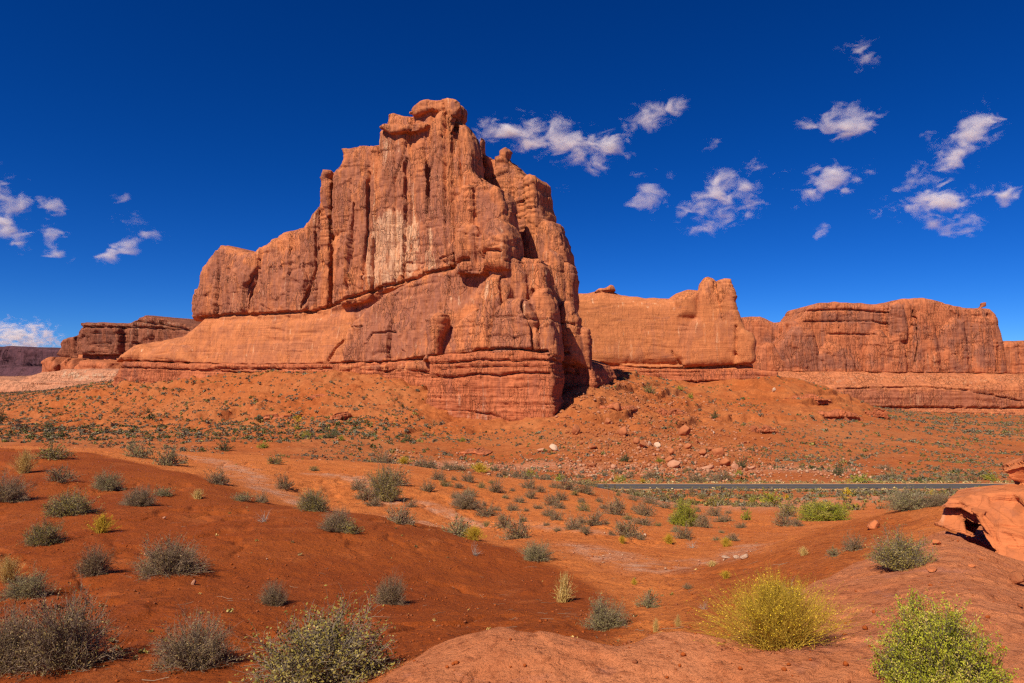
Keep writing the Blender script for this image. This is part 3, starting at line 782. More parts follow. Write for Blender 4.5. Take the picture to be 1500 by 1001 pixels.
CR = [
 ([(482,268),(483,330),(483,440)], 1.3, 4.5, 0), ([(519,300),(518,360),(516,425)], 1.2, 3, 0), ([(645,160),(646,250),(647,300)], .7, 1.4, -8),
 ([(658,175),(668,240),(676,300)], .8, 2, -7), ([(590,230),(591,330),(590,410)], .8, 2, -4), ([(622,240),(623,330),(624,400)], .8, 2, -5),
 ([(572,215),(575,330),(577,415)], .6, 1.2, -5), ([(455,340),(458,390),(445,450)], .9, 2, 1), ([(372,395),(366,440),(362,460)], .8, 1.6, 1), ([(535,250),(540,340),(534,425)], .9, 2, -2),
 # undercut ledge between wall and apron
 ([(270,464),(330,460),(380,459),(440,455),(480,445),(520,432),(560,420),(600,409),(650,396),(700,384)], 1.0, 2.6, -6),
 # undercut ledge at the foot of the apron
 ([(165,530),(240,533),(330,536),(400,536),(500,533),(560,532),(600,528),(626,524)], 1.0, 3.0, -16),
 ([(626,523),(660,520),(700,514),(740,511),(770,514),(800,515)], .8, 2.6, -28),
 ([(766,420),(768,450),(783,480),(787,515)], .8, 2.5, -26), ([(728,400),(735,450),(728,470)], .8, 1.6, -25), ([(662,370),(640,378),(660,392)], .5, 1.0, -9),
 ([(460,528),(468,510),(480,498),(500,494)], .7, 2.0, -16), ([(510,480),(528,478)], .5, 1.4, -14), ([(540,500),(545,488),(578,486)], .5, 1.4, -14),
 ([(705,373),(720,371),(745,372)], .7, 2.0, -14), ([(668,340),(700,345)], .3, .6, -16),
 ([(712,465),(760,464),(785,470)], .35, .8, -28), ([(770,470),(800,466),(815,472)], .35, .8, -25),
]
VA = [
 ([(278,460),(285,405),(310,365),(345,375),(370,390),(440,360),(470,320),(475,440),(400,455)], .26, 2), ([(490,250),(520,240),(545,260),(545,330),(510,420),(490,420)], .22, -1),
 ([(556,215),(575,205),(590,230),(588,300),(560,310)], .30, -5), ([(605,260),(625,200),(640,200),(655,330),(650,390),(605,390)], .34, -6), ([(570,300),(590,300),(592,330),(575,340)], .4, -5),
 ([(480,455),(560,425),(640,405),(650,450),(600,520),(500,525),(520,480)], .30, -14), ([(625,402),(700,392),(690,440),(640,470)], .3, -14), ([(535,495),(560,470),(600,490),(610,520),(545,525)], .3, -15),
 ([(390,505),(420,495),(450,505),(410,515),(335,512),(340,506)], .40, -12), ([(690,300),(710,290),(735,300),(745,350),(700,320)], .3, -11), ([(715,440),(780,440),(785,515),(715,515)], .22, -28),
 ([(630,530),(690,520),(690,440)], .0, -20), ([(625,465),(648,460),(645,520),(628,520)], .15, -25), ([(310,525),(350,518),(390,525),(405,534),(310,534)], .4, -14),
]
PA = [([(536,330),(560,310),(585,305),(592,340),(590,405),(562,418),(535,415)], 1.0, -5), ([(592,340),(606,300),(612,345),(610,400),(594,405)], .7, -4), ([(615,320),(634,345),(640,395),(620,398)], .6, -8),
      ([(548,205),(560,190),(572,195),(566,230),(556,250)], .5, -4), 
      ([(700,420),(712,400),(728,402),(726,430),(705,450)], .45, -25), ([(640,440),(660,420),(700,400),(690,430),(650,460)], .2, -18)]
cliff = grow(FA, butte, 0.5, 'cliff', 100, CR, VA, PA, flute=1.05, basev=.17, calm=[(655,535),(640,470),(690,410),(705,372),(690,310),(745,305),(760,370),(815,375),(835,440),(850,535)], smooth_below=[(100,466),(277,462),(440,455),(480,448),(505,445),(535,560),(900,560)])
base = [
 S([(150,590),(160,560),(167,540),(171,529),(240,532),(330,534),(500,532),(600,528),(640,524),(640,LOWB),(150,LOWB)], -17, 40, .9, .10),
 S([(626,LOWB),(625.5,560),(626,522),(640,519.5),(700,516),(760,513),(803,518),(808,540),(810,580),(812,600),(811,LOWB)], -31, 15, 1.2, .03),
 S([(790,LOWB),(797,526),(830,524),(850,530),(866,540),(872,556),(872,LOWB)], 4, 40, 2.0, .05),
]
BCR = [([(626,552),(660,554),(700,548),(730,551),(760,546),(806,548)], .5, 1.5, -31), ([(626,533),(665,531),(700,527),(760,529),(806,527)], .45, 1.2, -31), ([(640,541),(690,538),(740,537),(806,540)], .4, .8, -31), ([(300,541),(400,541),(480,540)], .6, 1.6, -17), ([(170,538),(250,541),(330,545),(380,548)], .6, 1.8, -17), ([(640,600),(680,602),(720,608),(760,622)], .5, .8, -31), ([(560,545),(600,540),(626,548)], .5, 1.6, -17)]
ledges = grow(FA, base, 0.5, 'strata', 150, BCR, [([(560,535),(626,530),(626,545),(560,540)], .5, -17), ([(170,530),(200,530),(200,560),(170,560)], .3, -17)],
              [([(626,575),(700,575),(740,640),(626,640)], .2, -31), ([(695,520),(725,520),(725,640),(700,640)], .28, -31), ([(626,605),(808,610),(808,640),(626,640)], .25, -31)], ledge=.6)
rock('sandstone_butte', 'huge red sandstone butte with a sheer tower and layered pedestal, tallest rock in the scene', 'rock formation',
     [('cliff', M_CLIFF, cliff, None), ('layered_base', M_LEDGE, ledges, 'banded brick-red siltstone base that juts out as a blunt pedestal')], (-40.0, 300.0, -20.0))

# ---- the lower fin to the right
FB = Frame(970, 412, 10)
fin = [
 S([(790,540),(795,440),(820,431),(870,424.5),(882,421),(912,430),(942,434),(982,435),(993,427),(1009,422),(1023,423),(1040,430),(1060,480),(1075,538)], 0, 40, 9, .10),
 S([(868,428),(878,422),(885,421),(892,416),(899,418),(902,426)], 4, 10, 2),
 S([(985,470),(988,440),(1000,428),(1012,423),(1026,426),(1030,470)], -2, 20, 7),
 S([(1015,537),(1018,470),(1022,440),(1027,414),(1033,406),(1039,403),(1046,405),(1051,409),(1058,440),(1080,500),(1085,537)], -3, 24, 6, .06),
 S([(1045,480),(1047,425),(1053,409),(1062,406),(1074,407),(1079,422),(1082.5,434),(1079,441),(1085,458),(1093,480),(1094,520),(1060,520)], -4.5, 20, 4.5, .03),
 S([(1077,536),(1078,500),(1080,486),(1090,481),(1104,486.5),(1109,501),(1108.5,526),(1104,537)], -6, 18, 4),
 S([(1000,537),(1003,495),(1015,470),(1030,462),(1045,480),(1056,510),(1060,537)], -4, 20, 4, .08),
 S([(790,560),(800,500),(860,500),(876,520),(882,534),(1104,537),(1104,545),(860,560)], -2, 30, 2),
]
fcliff = grow(FB, fin, 0.75, 'cliff', 200, [([(876,533),(950,540),(1000,541),(1050,538),(1106,534)], 1.0, 3.2, -4), ([(985,515),(992,528),(1000,537)], .8, 1.5, -3), ([(1078,478),(1078,520)], .8, 1.8, -4), ([(1047,412),(1052,440),(1060,470)], .7, 1.5, -4)],
              [([(1000,500),(1005,470),(1025,462),(1032,490),(1010,505)], .5, -4), ([(930,490),(950,460),(1000,470),(1010,500),(1060,535),(900,532),(880,510)], .22, -1), ([(1040,470),(1070,450),(1085,490),(1060,500)], .25, -4)],
              [([(830,440),(900,432),(1000,440),(1010,455),(900,455)], .12, 0), ([(1020,440),(1040,440),(1060,520),(1020,520)], .12, -3)], smooth_below=[(700,425),(900,428),(1000,440),(1150,445)], flute=.45, ledge=.7)
fbase = grow(FB, [S([(850,640),(852,535),(880,536),(1000,541),(1104,540),(1140,545),(1150,640)], -9, 46, 1.8, .22)], 0.6, 'strata', 230,
             [([(905,556),(1000,560),(1060,559),(1135,557)], .8, 2.8, -9), ([(900,566),(1000,566),(1130,565)], .5, 1.4, -9)], [([(950,545),(1130,545),(1130,556),(950,556)], .25, -9)], [], ledge=1.3)
rock('sandstone_fin', 'long rounded orange sandstone fin with a knobbly head at its right end, behind the butte', 'rock formation',
     [('cliff', M_CLIFF, fcliff, None), ('layered_base', M_LEDGE, fbase, None)], (90.0, 412.0, -10.0))

# ---- the wide mesa on the right
FC = Frame(1300, 640, 4)
mesa = [
 S([(1040,560),(1042,470),(1070,464),(1091,464),(1116,462.5),(1136,472),(1156,471),(1170,480),(1190,560)], 14, 60, 6, .05),
 S([(1150,560),(1158,472),(1175,464),(1183,454),(1191,446),(1210,443),(1226,441.5),(1270,444),(1304,446),(1318,560)], 2, 70, 5, .05),
 S([(1296,560),(1300,447),(1315,440),(1324,437),(1357,435.5),(1377,440),(1388,444),(1416,450.5),(1437,450.5),(1455,452),(1464,460),(1466,481),(1472,502),(1474,560)], -3, 70, 5, .05),
 S([(1437,452),(1441,448),(1440,443.5),(1445,441.5),(1446,450)], 4, 6, 1.6),
 S([(1462,560),(1466,505),(1478,500),(1492,499),(1530,499),(1600,497),(1680,500),(1800,505),(1800,560)], 8, 60, 5, .05),
 S([(1105,560),(1110,525),(1116,508),(1126,501),(1138,504),(1146,520),(1150,560)], -6, 30, 5, .05),
 S([(1135,560),(1140,505),(1150,492),(1165,478),(1180,474),(1194,485),(1200,510),(1205,560)], -5, 30, 6, .05),
 S([(1190,560),(1196,520),(1215,500),(1235,505),(1255,530),(1262,560)], -4, 30, 6, .08),
 S([(1268,560),(1272,510),(1282,486),(1294,482),(1305,495),(1320,490),(1330,515),(1335,560)], -8, 30, 5, .08),
 S([(1308,500),(1310,446),(1324,446),(1330,470),(1332,500)], -6, 20, 3), 
 S([(1335,560),(1340,470),(1347,455),(1362,460),(1375,480),(1382,560)], -7, 30, 4, .03),
 S([(1378,560),(1382,480),(1400,465),(1418,470),(1425,560)], -7, 30, 5, .03), S([(1425,560),(1430,470),(1445,458),(1460,470),(1466,560)], -6, 30, 5, .03),
]
mcl = grow(FC, mesa, 0.85, 'cliff', 300, [([(1105,545),(1300,547),(1500,549),(1700,550)], 1.0, 3, -8), ([(1341,455),(1345,500),(1340,530)], 1.1, 3.5, -6), ([(1185,455),(1240,453),(1300,458)], 1.2, 2.5, 0), ([(1215,489),(1280,490)], 1.0, 2, -3), ([(1180,471),(1280,470),(1300,476)], 1.0, 2.0, 0),
           ([(1450,460),(1455,500),(1460,545)], 1.0, 2.5, -5), ([(1304,447),(1300,480)], 1.0, 3, -2)],
           [([(1150,540),(1140,510),(1165,480),(1190,490),(1200,520),(1250,510),(1265,540)], .33, -6), ([(1200,460),(1300,455),(1300,475),(1200,470)], .3, 0), ([(1305,445),(1325,445),(1330,480),(1305,490)], .45, -5), ([(1340,480),(1460,470),(1460,540),(1400,545)], .16, -6)],
           [([(1330,520),(1450,500),(1450,540),(1330,540)], .2, -7)], k=1.3, flute=.6, ledge=1.0, basev=.08)
bench = [
 S([(1000,560),(1050,546),(1100,543),(1300,545),(1500,548),(1800,550),(1800,566),(1000,566)], -16, 80, 4, 1.2),
 S([(1000,680),(1000,563),(1230,564),(1350,562),(1430,567),(1500,561),(1800,561),(1800,680)], -34, 90, 4, .1),
 S([(1150,680),(1180,599),(1300,601),(1500,605),(1800,606),(1800,680)], -52, 90, 3, .35),
]
mbn = grow(FC, bench, 1.0, 'strata', 330, [([(1230,570),(1300,568),(1360,567),(1420,572)], .9, 2.5, -34), ([(1430,575),(1500,588)], .9, 2.5, -34), ([(1230,597),(1400,598),(1700,600)], 1.2, 3.5, -36), ([(1290,604),(1400,606),(1500,606)], .8, 2.5, -52)],
           [([(1230,572),(1420,572),(1480,585),(1700,585),(1700,596),(1230,596)], .48, -34)], [([(1200,548),(1800,552),(1800,562),(1200,560)], .35, -20), ([(1330,574),(1350,574),(1350,596),(1330,596)], .5, -34)], k=1.5, ledge=.55)
rock('sandstone_mesa', 'broad flat-topped red mesa with a tiny balanced knob above its right end', 'rock formation',
     [('cliff', M_FARCLIFF, mcl, None), ('slickrock_bench', M_FARLEDGE, mbn, None)], (352.0, 640.0, -20.0))

# ---- the dark mesa on the left, the pale slabs below it and the far blue rim
FD = Frame(160, 1150, 24)
lm = [
 S([(92,520),(98,497),(113,488.5),(115.5,473),(151,471.5),(162,474),(189,472.5),(197,465),(210,462),(229,466),(262,474),(274,480),(288,492),(340,506),(340,560),(92,560)], 0, 120, 5, .05),
 S([(112,490),(114,473),(150,472),(168,476),(172,520),(110,520)], -14, 60, 5, .06), S([(84,520),(93,497),(106,492),(112,505),(112,530)], -6, 40, 5),
]
lmc = grow(FD, lm, 1.9, 'cliff', 400, [([(115,480),(200,480),(340,486)], 2.4, 6, 0), ([(160,478),(170,500),(165,520)], 2.5, 6, -10), ([(195,470),(262,480)], 2, 5, 0)], [([(120,485),(170,485),(170,510),(120,510)], .2, -12)], [([(113,472),(262,470),(262,479),(113,478)], .5, 0)], k=3.2, ledge=1.9, flute=1.2)
lmb = grow(FD, [S([(54,545),(58,522),(66,515),(84,505),(110,507),(150,511),(200,512),(240,500),(340,500),(340,640),(54,640)], -30, 140, 12, .5),
                S([(100,640),(104,538),(112,528),(130,527),(150,532),(160,545),(165,640)], -50, 60, 8), S([(55,640),(58,528),(70,522),(80,535),(84,640)], -45, 60, 7), S([(78,640),(84,530),(96,524),(106,540),(108,640)], -46, 60, 7)],
           2.0, 'cliff', 430, [], [], [([(84,505),(150,511),(200,512),(200,520),(90,516)], .5, -28)], k=3.0, flute=.6)
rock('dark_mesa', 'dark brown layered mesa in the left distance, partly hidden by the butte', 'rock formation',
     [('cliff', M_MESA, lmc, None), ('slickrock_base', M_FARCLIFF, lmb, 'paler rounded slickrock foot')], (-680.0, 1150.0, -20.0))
FE = Frame(80, 640, 10)
sl = grow(FE, [S([(-150,640),(-140,560),(-60,552),(0,560),(8,551),(20,546),(60,541),(100,541),(165,544),(175,560),(180,640)], 0, 90, 4, .9),
               S([(-150,640),(-60,566),(-10,561),(60,559),(120,561),(160,567),(180,640)], -22, 60, 3, .5)], 1.3, 'strata', 450, [([(40,551),(100,554),(150,552)], .9, 2, -4), ([(-10,561),(60,563),(160,566)], .9, 2, -22)],
          [], [([(60,545),(160,548),(160,556),(60,556)], .7, 0)], k=1.8, ledge=.6)
rock('pale_slickrock', 'low whale-backed pale pink slickrock slab at the far edge of the left plain', 'rock formation', [('slab', M_SLAB, sl, None)], (-430.0, 640.0, -20.0))
FF = Frame(30, 3600, 30)
rm = grow(FF, [S([(-400,505),(-200,503),(-40,508),(10,508),(40,510),(75,512),(140,514),(200,520),(200,570),(-400,570)], 0, 500, 14, .1),
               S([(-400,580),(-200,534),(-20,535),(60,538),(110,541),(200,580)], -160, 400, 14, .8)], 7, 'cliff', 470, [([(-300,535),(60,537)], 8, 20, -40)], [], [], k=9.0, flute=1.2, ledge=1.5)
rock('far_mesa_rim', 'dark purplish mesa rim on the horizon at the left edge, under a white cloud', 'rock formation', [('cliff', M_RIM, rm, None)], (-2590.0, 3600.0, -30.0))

# ---- the rock outcrop beside the camera, right
FG = Frame(1450, 8.4, 40)
og = [S([(1378,742),(1388,733),(1410,730),(1440,726),(1480,722),(1540,712),(2050,695),(2050,838),(1560,836),(1500,822),(1484,816),(1468,804),(1452,790),(1436,770),(1424,756),(1404,744)], .25, 1.1, .08, 1.25, .02),
      S([(1415,752),(1440,758),(1470,778),(1500,786),(1560,790),(2050,785),(2050,836),(1560,834),(1500,824),(1484,818),(1468,806),(1448,788)], -.12, .8, .07, .5, .02),
      S([(1464,688),(1472,684),(1500,672),(1560,660),(2050,660),(2050,740),(1560,735),(1500,730),(1488,722),(1482,708),(1470,700)], 1.0, 1.0, .07, -.5, .02),
      S([(1370,768),(1374,748),(1384,737),(1396,734),(1408,746),(1418,765),(1424,785)], .28, .7, .07, .8, .02),
      S([(1396,752),(1402,736),(1416,732),(1432,742),(1438,760),(1430,768)], .30, .5, .06, .9, .02)]
ogm = grow(FG, og, 0.015, 'cliff', 500, [([(1470,760),(1540,768),(1620,765)], .02, .04, .3), ([(1480,795),(1560,803)], .02, .04, -.1)], [([(1462,690),(1480,690),(1490,725),(1475,712)], .3, 2.2)], [], k=.085, flute=.9, ledge=1.5, basev=.05)  # dark patch passed as varnish stands for shade under the upper overhang
rock('rock_outcrop', 'overhanging orange rock ledge at the right edge with a dark hollow beneath', 'rock', [('ledge', M_NEAR, ogm, None)], (5.6, 8.6, -2.2))
# ---------------------------------------------------------------- plants
def plant_material(name, c0, c1, c2=None):
    t = NT(name); v = t.attr('var')
    col = t.mix(v, c0, c1)
    if c2 is not None: col = t.mix(t.rng(v, .72, .95), col, c2)
    t.b.inputs['Roughness'].default_value = .8
    return t.out(col)
PM = {
 'grey':  (plant_material('grey_twigs', (.17, .11, .068), (.40, .285, .195)), plant_material('grey_olive_leaves', (.125, .085, .028), (.28, .19, .075), (.38, .26, .125))),
 'olive': (plant_material('brown_twigs', (.15, .11, .07), (.37, .29, .21)), plant_material('olive_leaves', (.15, .115, .022), (.33, .25, .055), (.42, .32, .12))),
 'green': (plant_material('woody_twigs', (.12, .085, .06), (.27, .21, .16)), plant_material('bright_green_leaves', (.19, .20, .014), (.48, .46, .035), (.52, .36, .12))),
 'dark':  (plant_material('dark_twigs', (.09, .07, .05), (.2, .16, .12)), plant_material('dark_green_leaves', (.06, .068, .022), (.16, .165, .05))),
 'rabbit':(plant_material('yellow_stems', (.38, .25, .024), (.64, .41, .06)), plant_material('yellow_flowers', (.42, .29, .015), (.66, .43, .025), (.72, .48, .06))),
 'grass': (plant_material('straw', (.46, .29, .075), (.74, .52, .19)), plant_material('straw_heads', (.42, .28, .10), (.66, .50, .24))),
 'sage':  (plant_material('sage_twigs', (.19, .135, .09), (.38, .29, .19)), plant_material('sage_leaves', (.16, .135, .045), (.33, .27, .115))),
 'dead':  (plant_material('bleached_twigs', (.30, .24, .19), (.5, .42, .34)), plant_material('dry_bits', (.30, .22, .13), (.45, .34, .22))),
}
PM['mute'] = (PM['rabbit'][0], plant_material('muted_yellow_scrub', (.20, .17, .04), (.40, .31, .07)))
def tubes(P, r0, r1, rs):
    """P (n,m,3) polylines -> triangular tapered tubes"""
    n, m, _ = P.shape
    d = P[:, -1] - P[:, 0]; d /= np.maximum(np.linalg.norm(d, axis=1, keepdims=True), 1e-6)
    q = rs.normal(size=(n, 3)); a = np.cross(d, q); a /= np.maximum(np.linalg.norm(a, axis=1, keepdims=True), 1e-6); b = np.cross(d, a)
    r = (r0[:, None] + (r1 - r0)[:, None] * np.linspace(0, 1, m)[None, :])
    V = np.empty((n, m, 3, 3))
    for k in range(3):
        c, s_ = math.cos(2.0944 * k), math.sin(2.0944 * k)
        V[:, :, k] = P + r[:, :, None] * (c * a + s_ * b)[:, None, :]
    idx = np.arange(n * m * 3).reshape(n, m, 3)
    Q = []
    for k in range(3):
        k2 = (k + 1) % 3
        Q.append(np.stack([idx[:, :-1, k], idx[:, :-1, k2], idx[:, 1:, k2], idx[:, 1:, k]], -1).reshape(-1, 4))
    return V.reshape(-1, 3), np.concatenate(Q), np.tile(np.repeat(rs.random(n), m - 1), 3)
def quads(C, l, w, rs, up=0.0):
    n = len(C)
    a = rs.normal(size=(n, 3)); a[:, 2] += up; a /= np.linalg.norm(a, axis=1, keepdims=True)
    b = np.cross(a, rs.normal(size=(n, 3))); b /= np.maximum(np.linalg.norm(b, axis=1, keepdims=True), 1e-6)
    L = (l * (.6 + .8 * rs.random(n)))[:, None]; W = (w * (.6 + .8 * rs.random(n)))[:, None]
    V = np.stack([C - a * L * .5, C + b * W * .5, C + a * L * .5, C - b * W * .5], 1).reshape(-1, 3)
    return V, np.arange(4 * n).reshape(n, 4), rs.random(n)

def bush_arrays(kind, seed, H, stems, subs, leaves, leaf, thick):
    """unit bush about one metre wide and H high: stems + twigs, and leaves"""
    rs = np.random.RandomState(seed)
    n = stems
    lob = rs.randint(3, 7); lph = rs.rand(3) * 6.28
    az = rs.rand(n) * 6.283
    upright = {'rabbit': .55, 'grass': .55}.get(kind, 0.0)
    el = np.arccos(rs.rand(n) * (1 - .02)) if not upright else np.abs(rs.normal(0, .62, n)).clip(0, 1.25)   # angle from vertical
    q_ = .55 if kind in ('green', 'olive') else 1.0
    env = 1 + q_ * .16 * np.sin(lob * az + lph[0]) + q_ * .12 * np.sin((lob + 2) * az + lph[1]) * np.sin(3 * el + lph[2]) + q_ * .09 * rs.normal(size=n)
    R = np.sin(el) * .5 * env * (1.08 if not upright else 1.1); Z = np.cos(el) * H * env * (.93 + .1 * rs.rand(n))
    if upright: Z = H * (1 - .6 * (el / 1.25) ** 2) * (.55 + .48 * rs.rand(n))
    fill = rs.rand(n) ** .36
    R *= fill if not upright else 1; Z = np.maximum(Z * (fill if not upright else 1), .03)
    E = np.stack([R * np.cos(az), R * np.sin(az), Z], 1)
    B = np.stack([rs.normal(0, .06 if not upright else .09, n), rs.normal(0, .06 if not upright else .09, n), np.full(n, -.02)], 1)
    Mid = B * .45 + E * .55 + rs.normal(0, .035, (n, 3)); Mid[:, 2] += .05 * H * (1 if upright else -.3)
    t = np.linspace(0, 1, 5)[None, :, None]
    P = (1 - t) ** 2 * B[:, None] + 2 * t * (1 - t) * Mid[:, None] + t * t * E[:, None]
    P[:, 1:] += rs.normal(0, .010, P[:, 1:].shape)
    VS, QS, vs = tubes(P, np.full(n, thick) * (.6 + .8 * rs.rand(n)), np.full(n, thick * .3), rs)
    if subs:
        i = rs.randint(0, n, subs); tt = .35 + .65 * rs.rand(subs)
        k = np.clip((tt * 4).astype(int), 0, 3); f = (tt * 4 - k)[:, None]
        s0 = P[i, k] * (1 - f) + P[i, k + 1] * f
        dr = P[i, 4] - P[i, 1]; dr /= np.maximum(np.linalg.norm(dr, axis=1, keepdims=True), 1e-6)
        dr = dr + rs.normal(0, .75 if not upright else .22, (subs, 3)); dr[:, 2] += .25
        dr /= np.linalg.norm(dr, axis=1, keepdims=True)
        ln = (.07 + .13 * rs.rand(subs))[:, None] * (1 if not upright else 1.3)
        m_ = s0 + dr * ln * .5 + rs.normal(0, .012, (subs, 3))
        e_ = s0 + dr * ln + rs.normal(0, .015, (subs, 3))
        e_[:, 2] = np.maximum(e_[:, 2], .005); m_[:, 2] = np.maximum(m_[:, 2], .005)
        PS = np.stack([s0, m_, e_], 1)
        V2, Q2, v2 = tubes(PS, np.full(subs, thick * .42), np.full(subs, thick * .16), rs)
        QS = np.concatenate([QS, Q2 + len(VS)]); VS = np.concatenate([VS, V2]); vs = np.concatenate([vs, v2])
    else:
        PS = P[:, 2:]
    VL = np.zeros((0, 3)); QL = np.zeros((0, 4), int); vl = np.zeros(0)
    if leaves:
        i = rs.randint(0, len(PS), leaves); f = rs.rand(leaves)[:, None] ** .7
        m = PS.shape[1] - 1
        C = PS[i, 0] * (1 - f) + PS[i, m] * f + rs.normal(0, .012, (leaves, 3))
        C[:, 2] = np.maximum(C[:, 2], .01)
        VL, QL, vl = quads(C, leaf, leaf * .5, rs, .4)
        cl = noise3(C[:, 0] * 5, C[:, 1] * 5, C[:, 2] * 5, seed)
        vl = np.clip(vl * .6 + .2 + .7 * cl, 0, 1)
    return (VS, QS, vs), (VL, QL, vl)

HGT = {'grey': .62, 'olive': .6, 'green': .66, 'dark': .75, 'rabbit': .62, 'grass': .8, 'sage': .55, 'dead': .7}
PROTO = {}
def proto(kind, lod, i):
    key = (kind, lod, i)
    if key in PROTO: return PROTO[key]
    seed = 1000 + hash_str(kind) % 700 + 37 * i + (0 if lod == 'near' else 400)
    if lod == 'near':
        prm = dict(grey=(260, 3800, 7000, .023, .0045), olive=(240, 3200, 10500, .025, .0045), green=(340, 4200, 70000, .0185, .0042), dark=(150, 1500, 7000, .026, .006),
                   rabbit=(900, 4200, 6000, .015, .0026), grass=(420, 0, 260, .03, .0042), sage=(240, 2600, 8000, .024, .0045), dead=(60, 300, 60, .02, .005))[kind]
    else:
        prm = dict(grey=(80, 600, 1300, .042, .008), olive=(70, 450, 1600, .045, .008), green=(60, 300, 2000, .05, .008), dark=(45, 220, 1300, .05, .01),
                   rabbit=(220, 600, 1300, .034, .007), grass=(170, 0, 110, .05, .009), sage=(80, 420, 1500, .044, .008), dead=(30, 100, 20, .03, .008))[kind]
    (VS, QS, vs), (VL, QL, vl) = bush_arrays(kind, seed, HGT[kind], *prm)
    ms, ml = PM[kind]
    if kind in ('rabbit', 'grass'):
        a = mesh_np('stems', np.concatenate([VS, VL]), np.concatenate([QS, QL + len(VS)]), [ms, ml], False, {'var': ('FACE', np.concatenate([vs, vl]))}, np.concatenate([np.zeros(len(QS), int), np.ones(len(QL), int)]))
        PROTO[key] = (a, None); return PROTO[key]
    a = mesh_np('stems', VS, QS, ms, False, {'var': ('FACE', vs)})
    b = mesh_np('foliage', VL, QL, ml, False, {'var': ('FACE', vl)}) if len(QL) else None
    PROTO[key] = (a, b)
    return PROTO[key]
def hash_str(s_):
    h = 7
    for ch in s_: h = (h * 31 + ord(ch)) % 1000003
    return h

RND = random.Random(11)
KNAME = {'grey': ('desert_shrub', 'shrub'), 'olive': ('desert_shrub', 'shrub'), 'green': ('green_shrub', 'shrub'), 'dark': ('juniper_bush', 'bush'), 'rabbit': ('rabbitbrush', 'shrub'),
         'grass': ('grass_tuft', 'grass tuft'), 'sage': ('sagebrush', 'shrub'), 'dead': ('dead_plant', 'dead plant')}
def plant_at(u, v, wpx, hpx, kind, label, group=None, dmin=2.6):
    x, y = px_full(u, v, dmin)
    z = float(full_h(x, y)[0])
    w = wpx * y / FPX; h = hpx * y / FPX
    lod = 'near' if wpx >= 42 else 'mid'
    if lod == 'mid' and kind in ('grey', 'olive', 'sage') and v < 830: w *= 1.34; h *= 1.28
    nv = 5 if lod == 'mid' else 3
    nm, cat = KNAME[kind]
    a, b = proto(kind, lod, RND.randrange(nv))
    root = bpy.data.objects.new(nm, None if b is not None else a); COL.objects.link(root)
    root.location = (x, y, z - .01 * h)
    root.rotation_euler = (RND.uniform(-.13, .13), RND.uniform(-.13, .13), RND.random() * 6.28)
    w *= 1.08
    root.scale = (w, w * RND.uniform(.7, 1.15), h / HGT[kind] * .97)
    root.empty_display_size = .2
    tag(root, label, cat, group)
    if b is not None: link('stems', a, root)
    if b is not None: link('foliage', b, root)
    return root

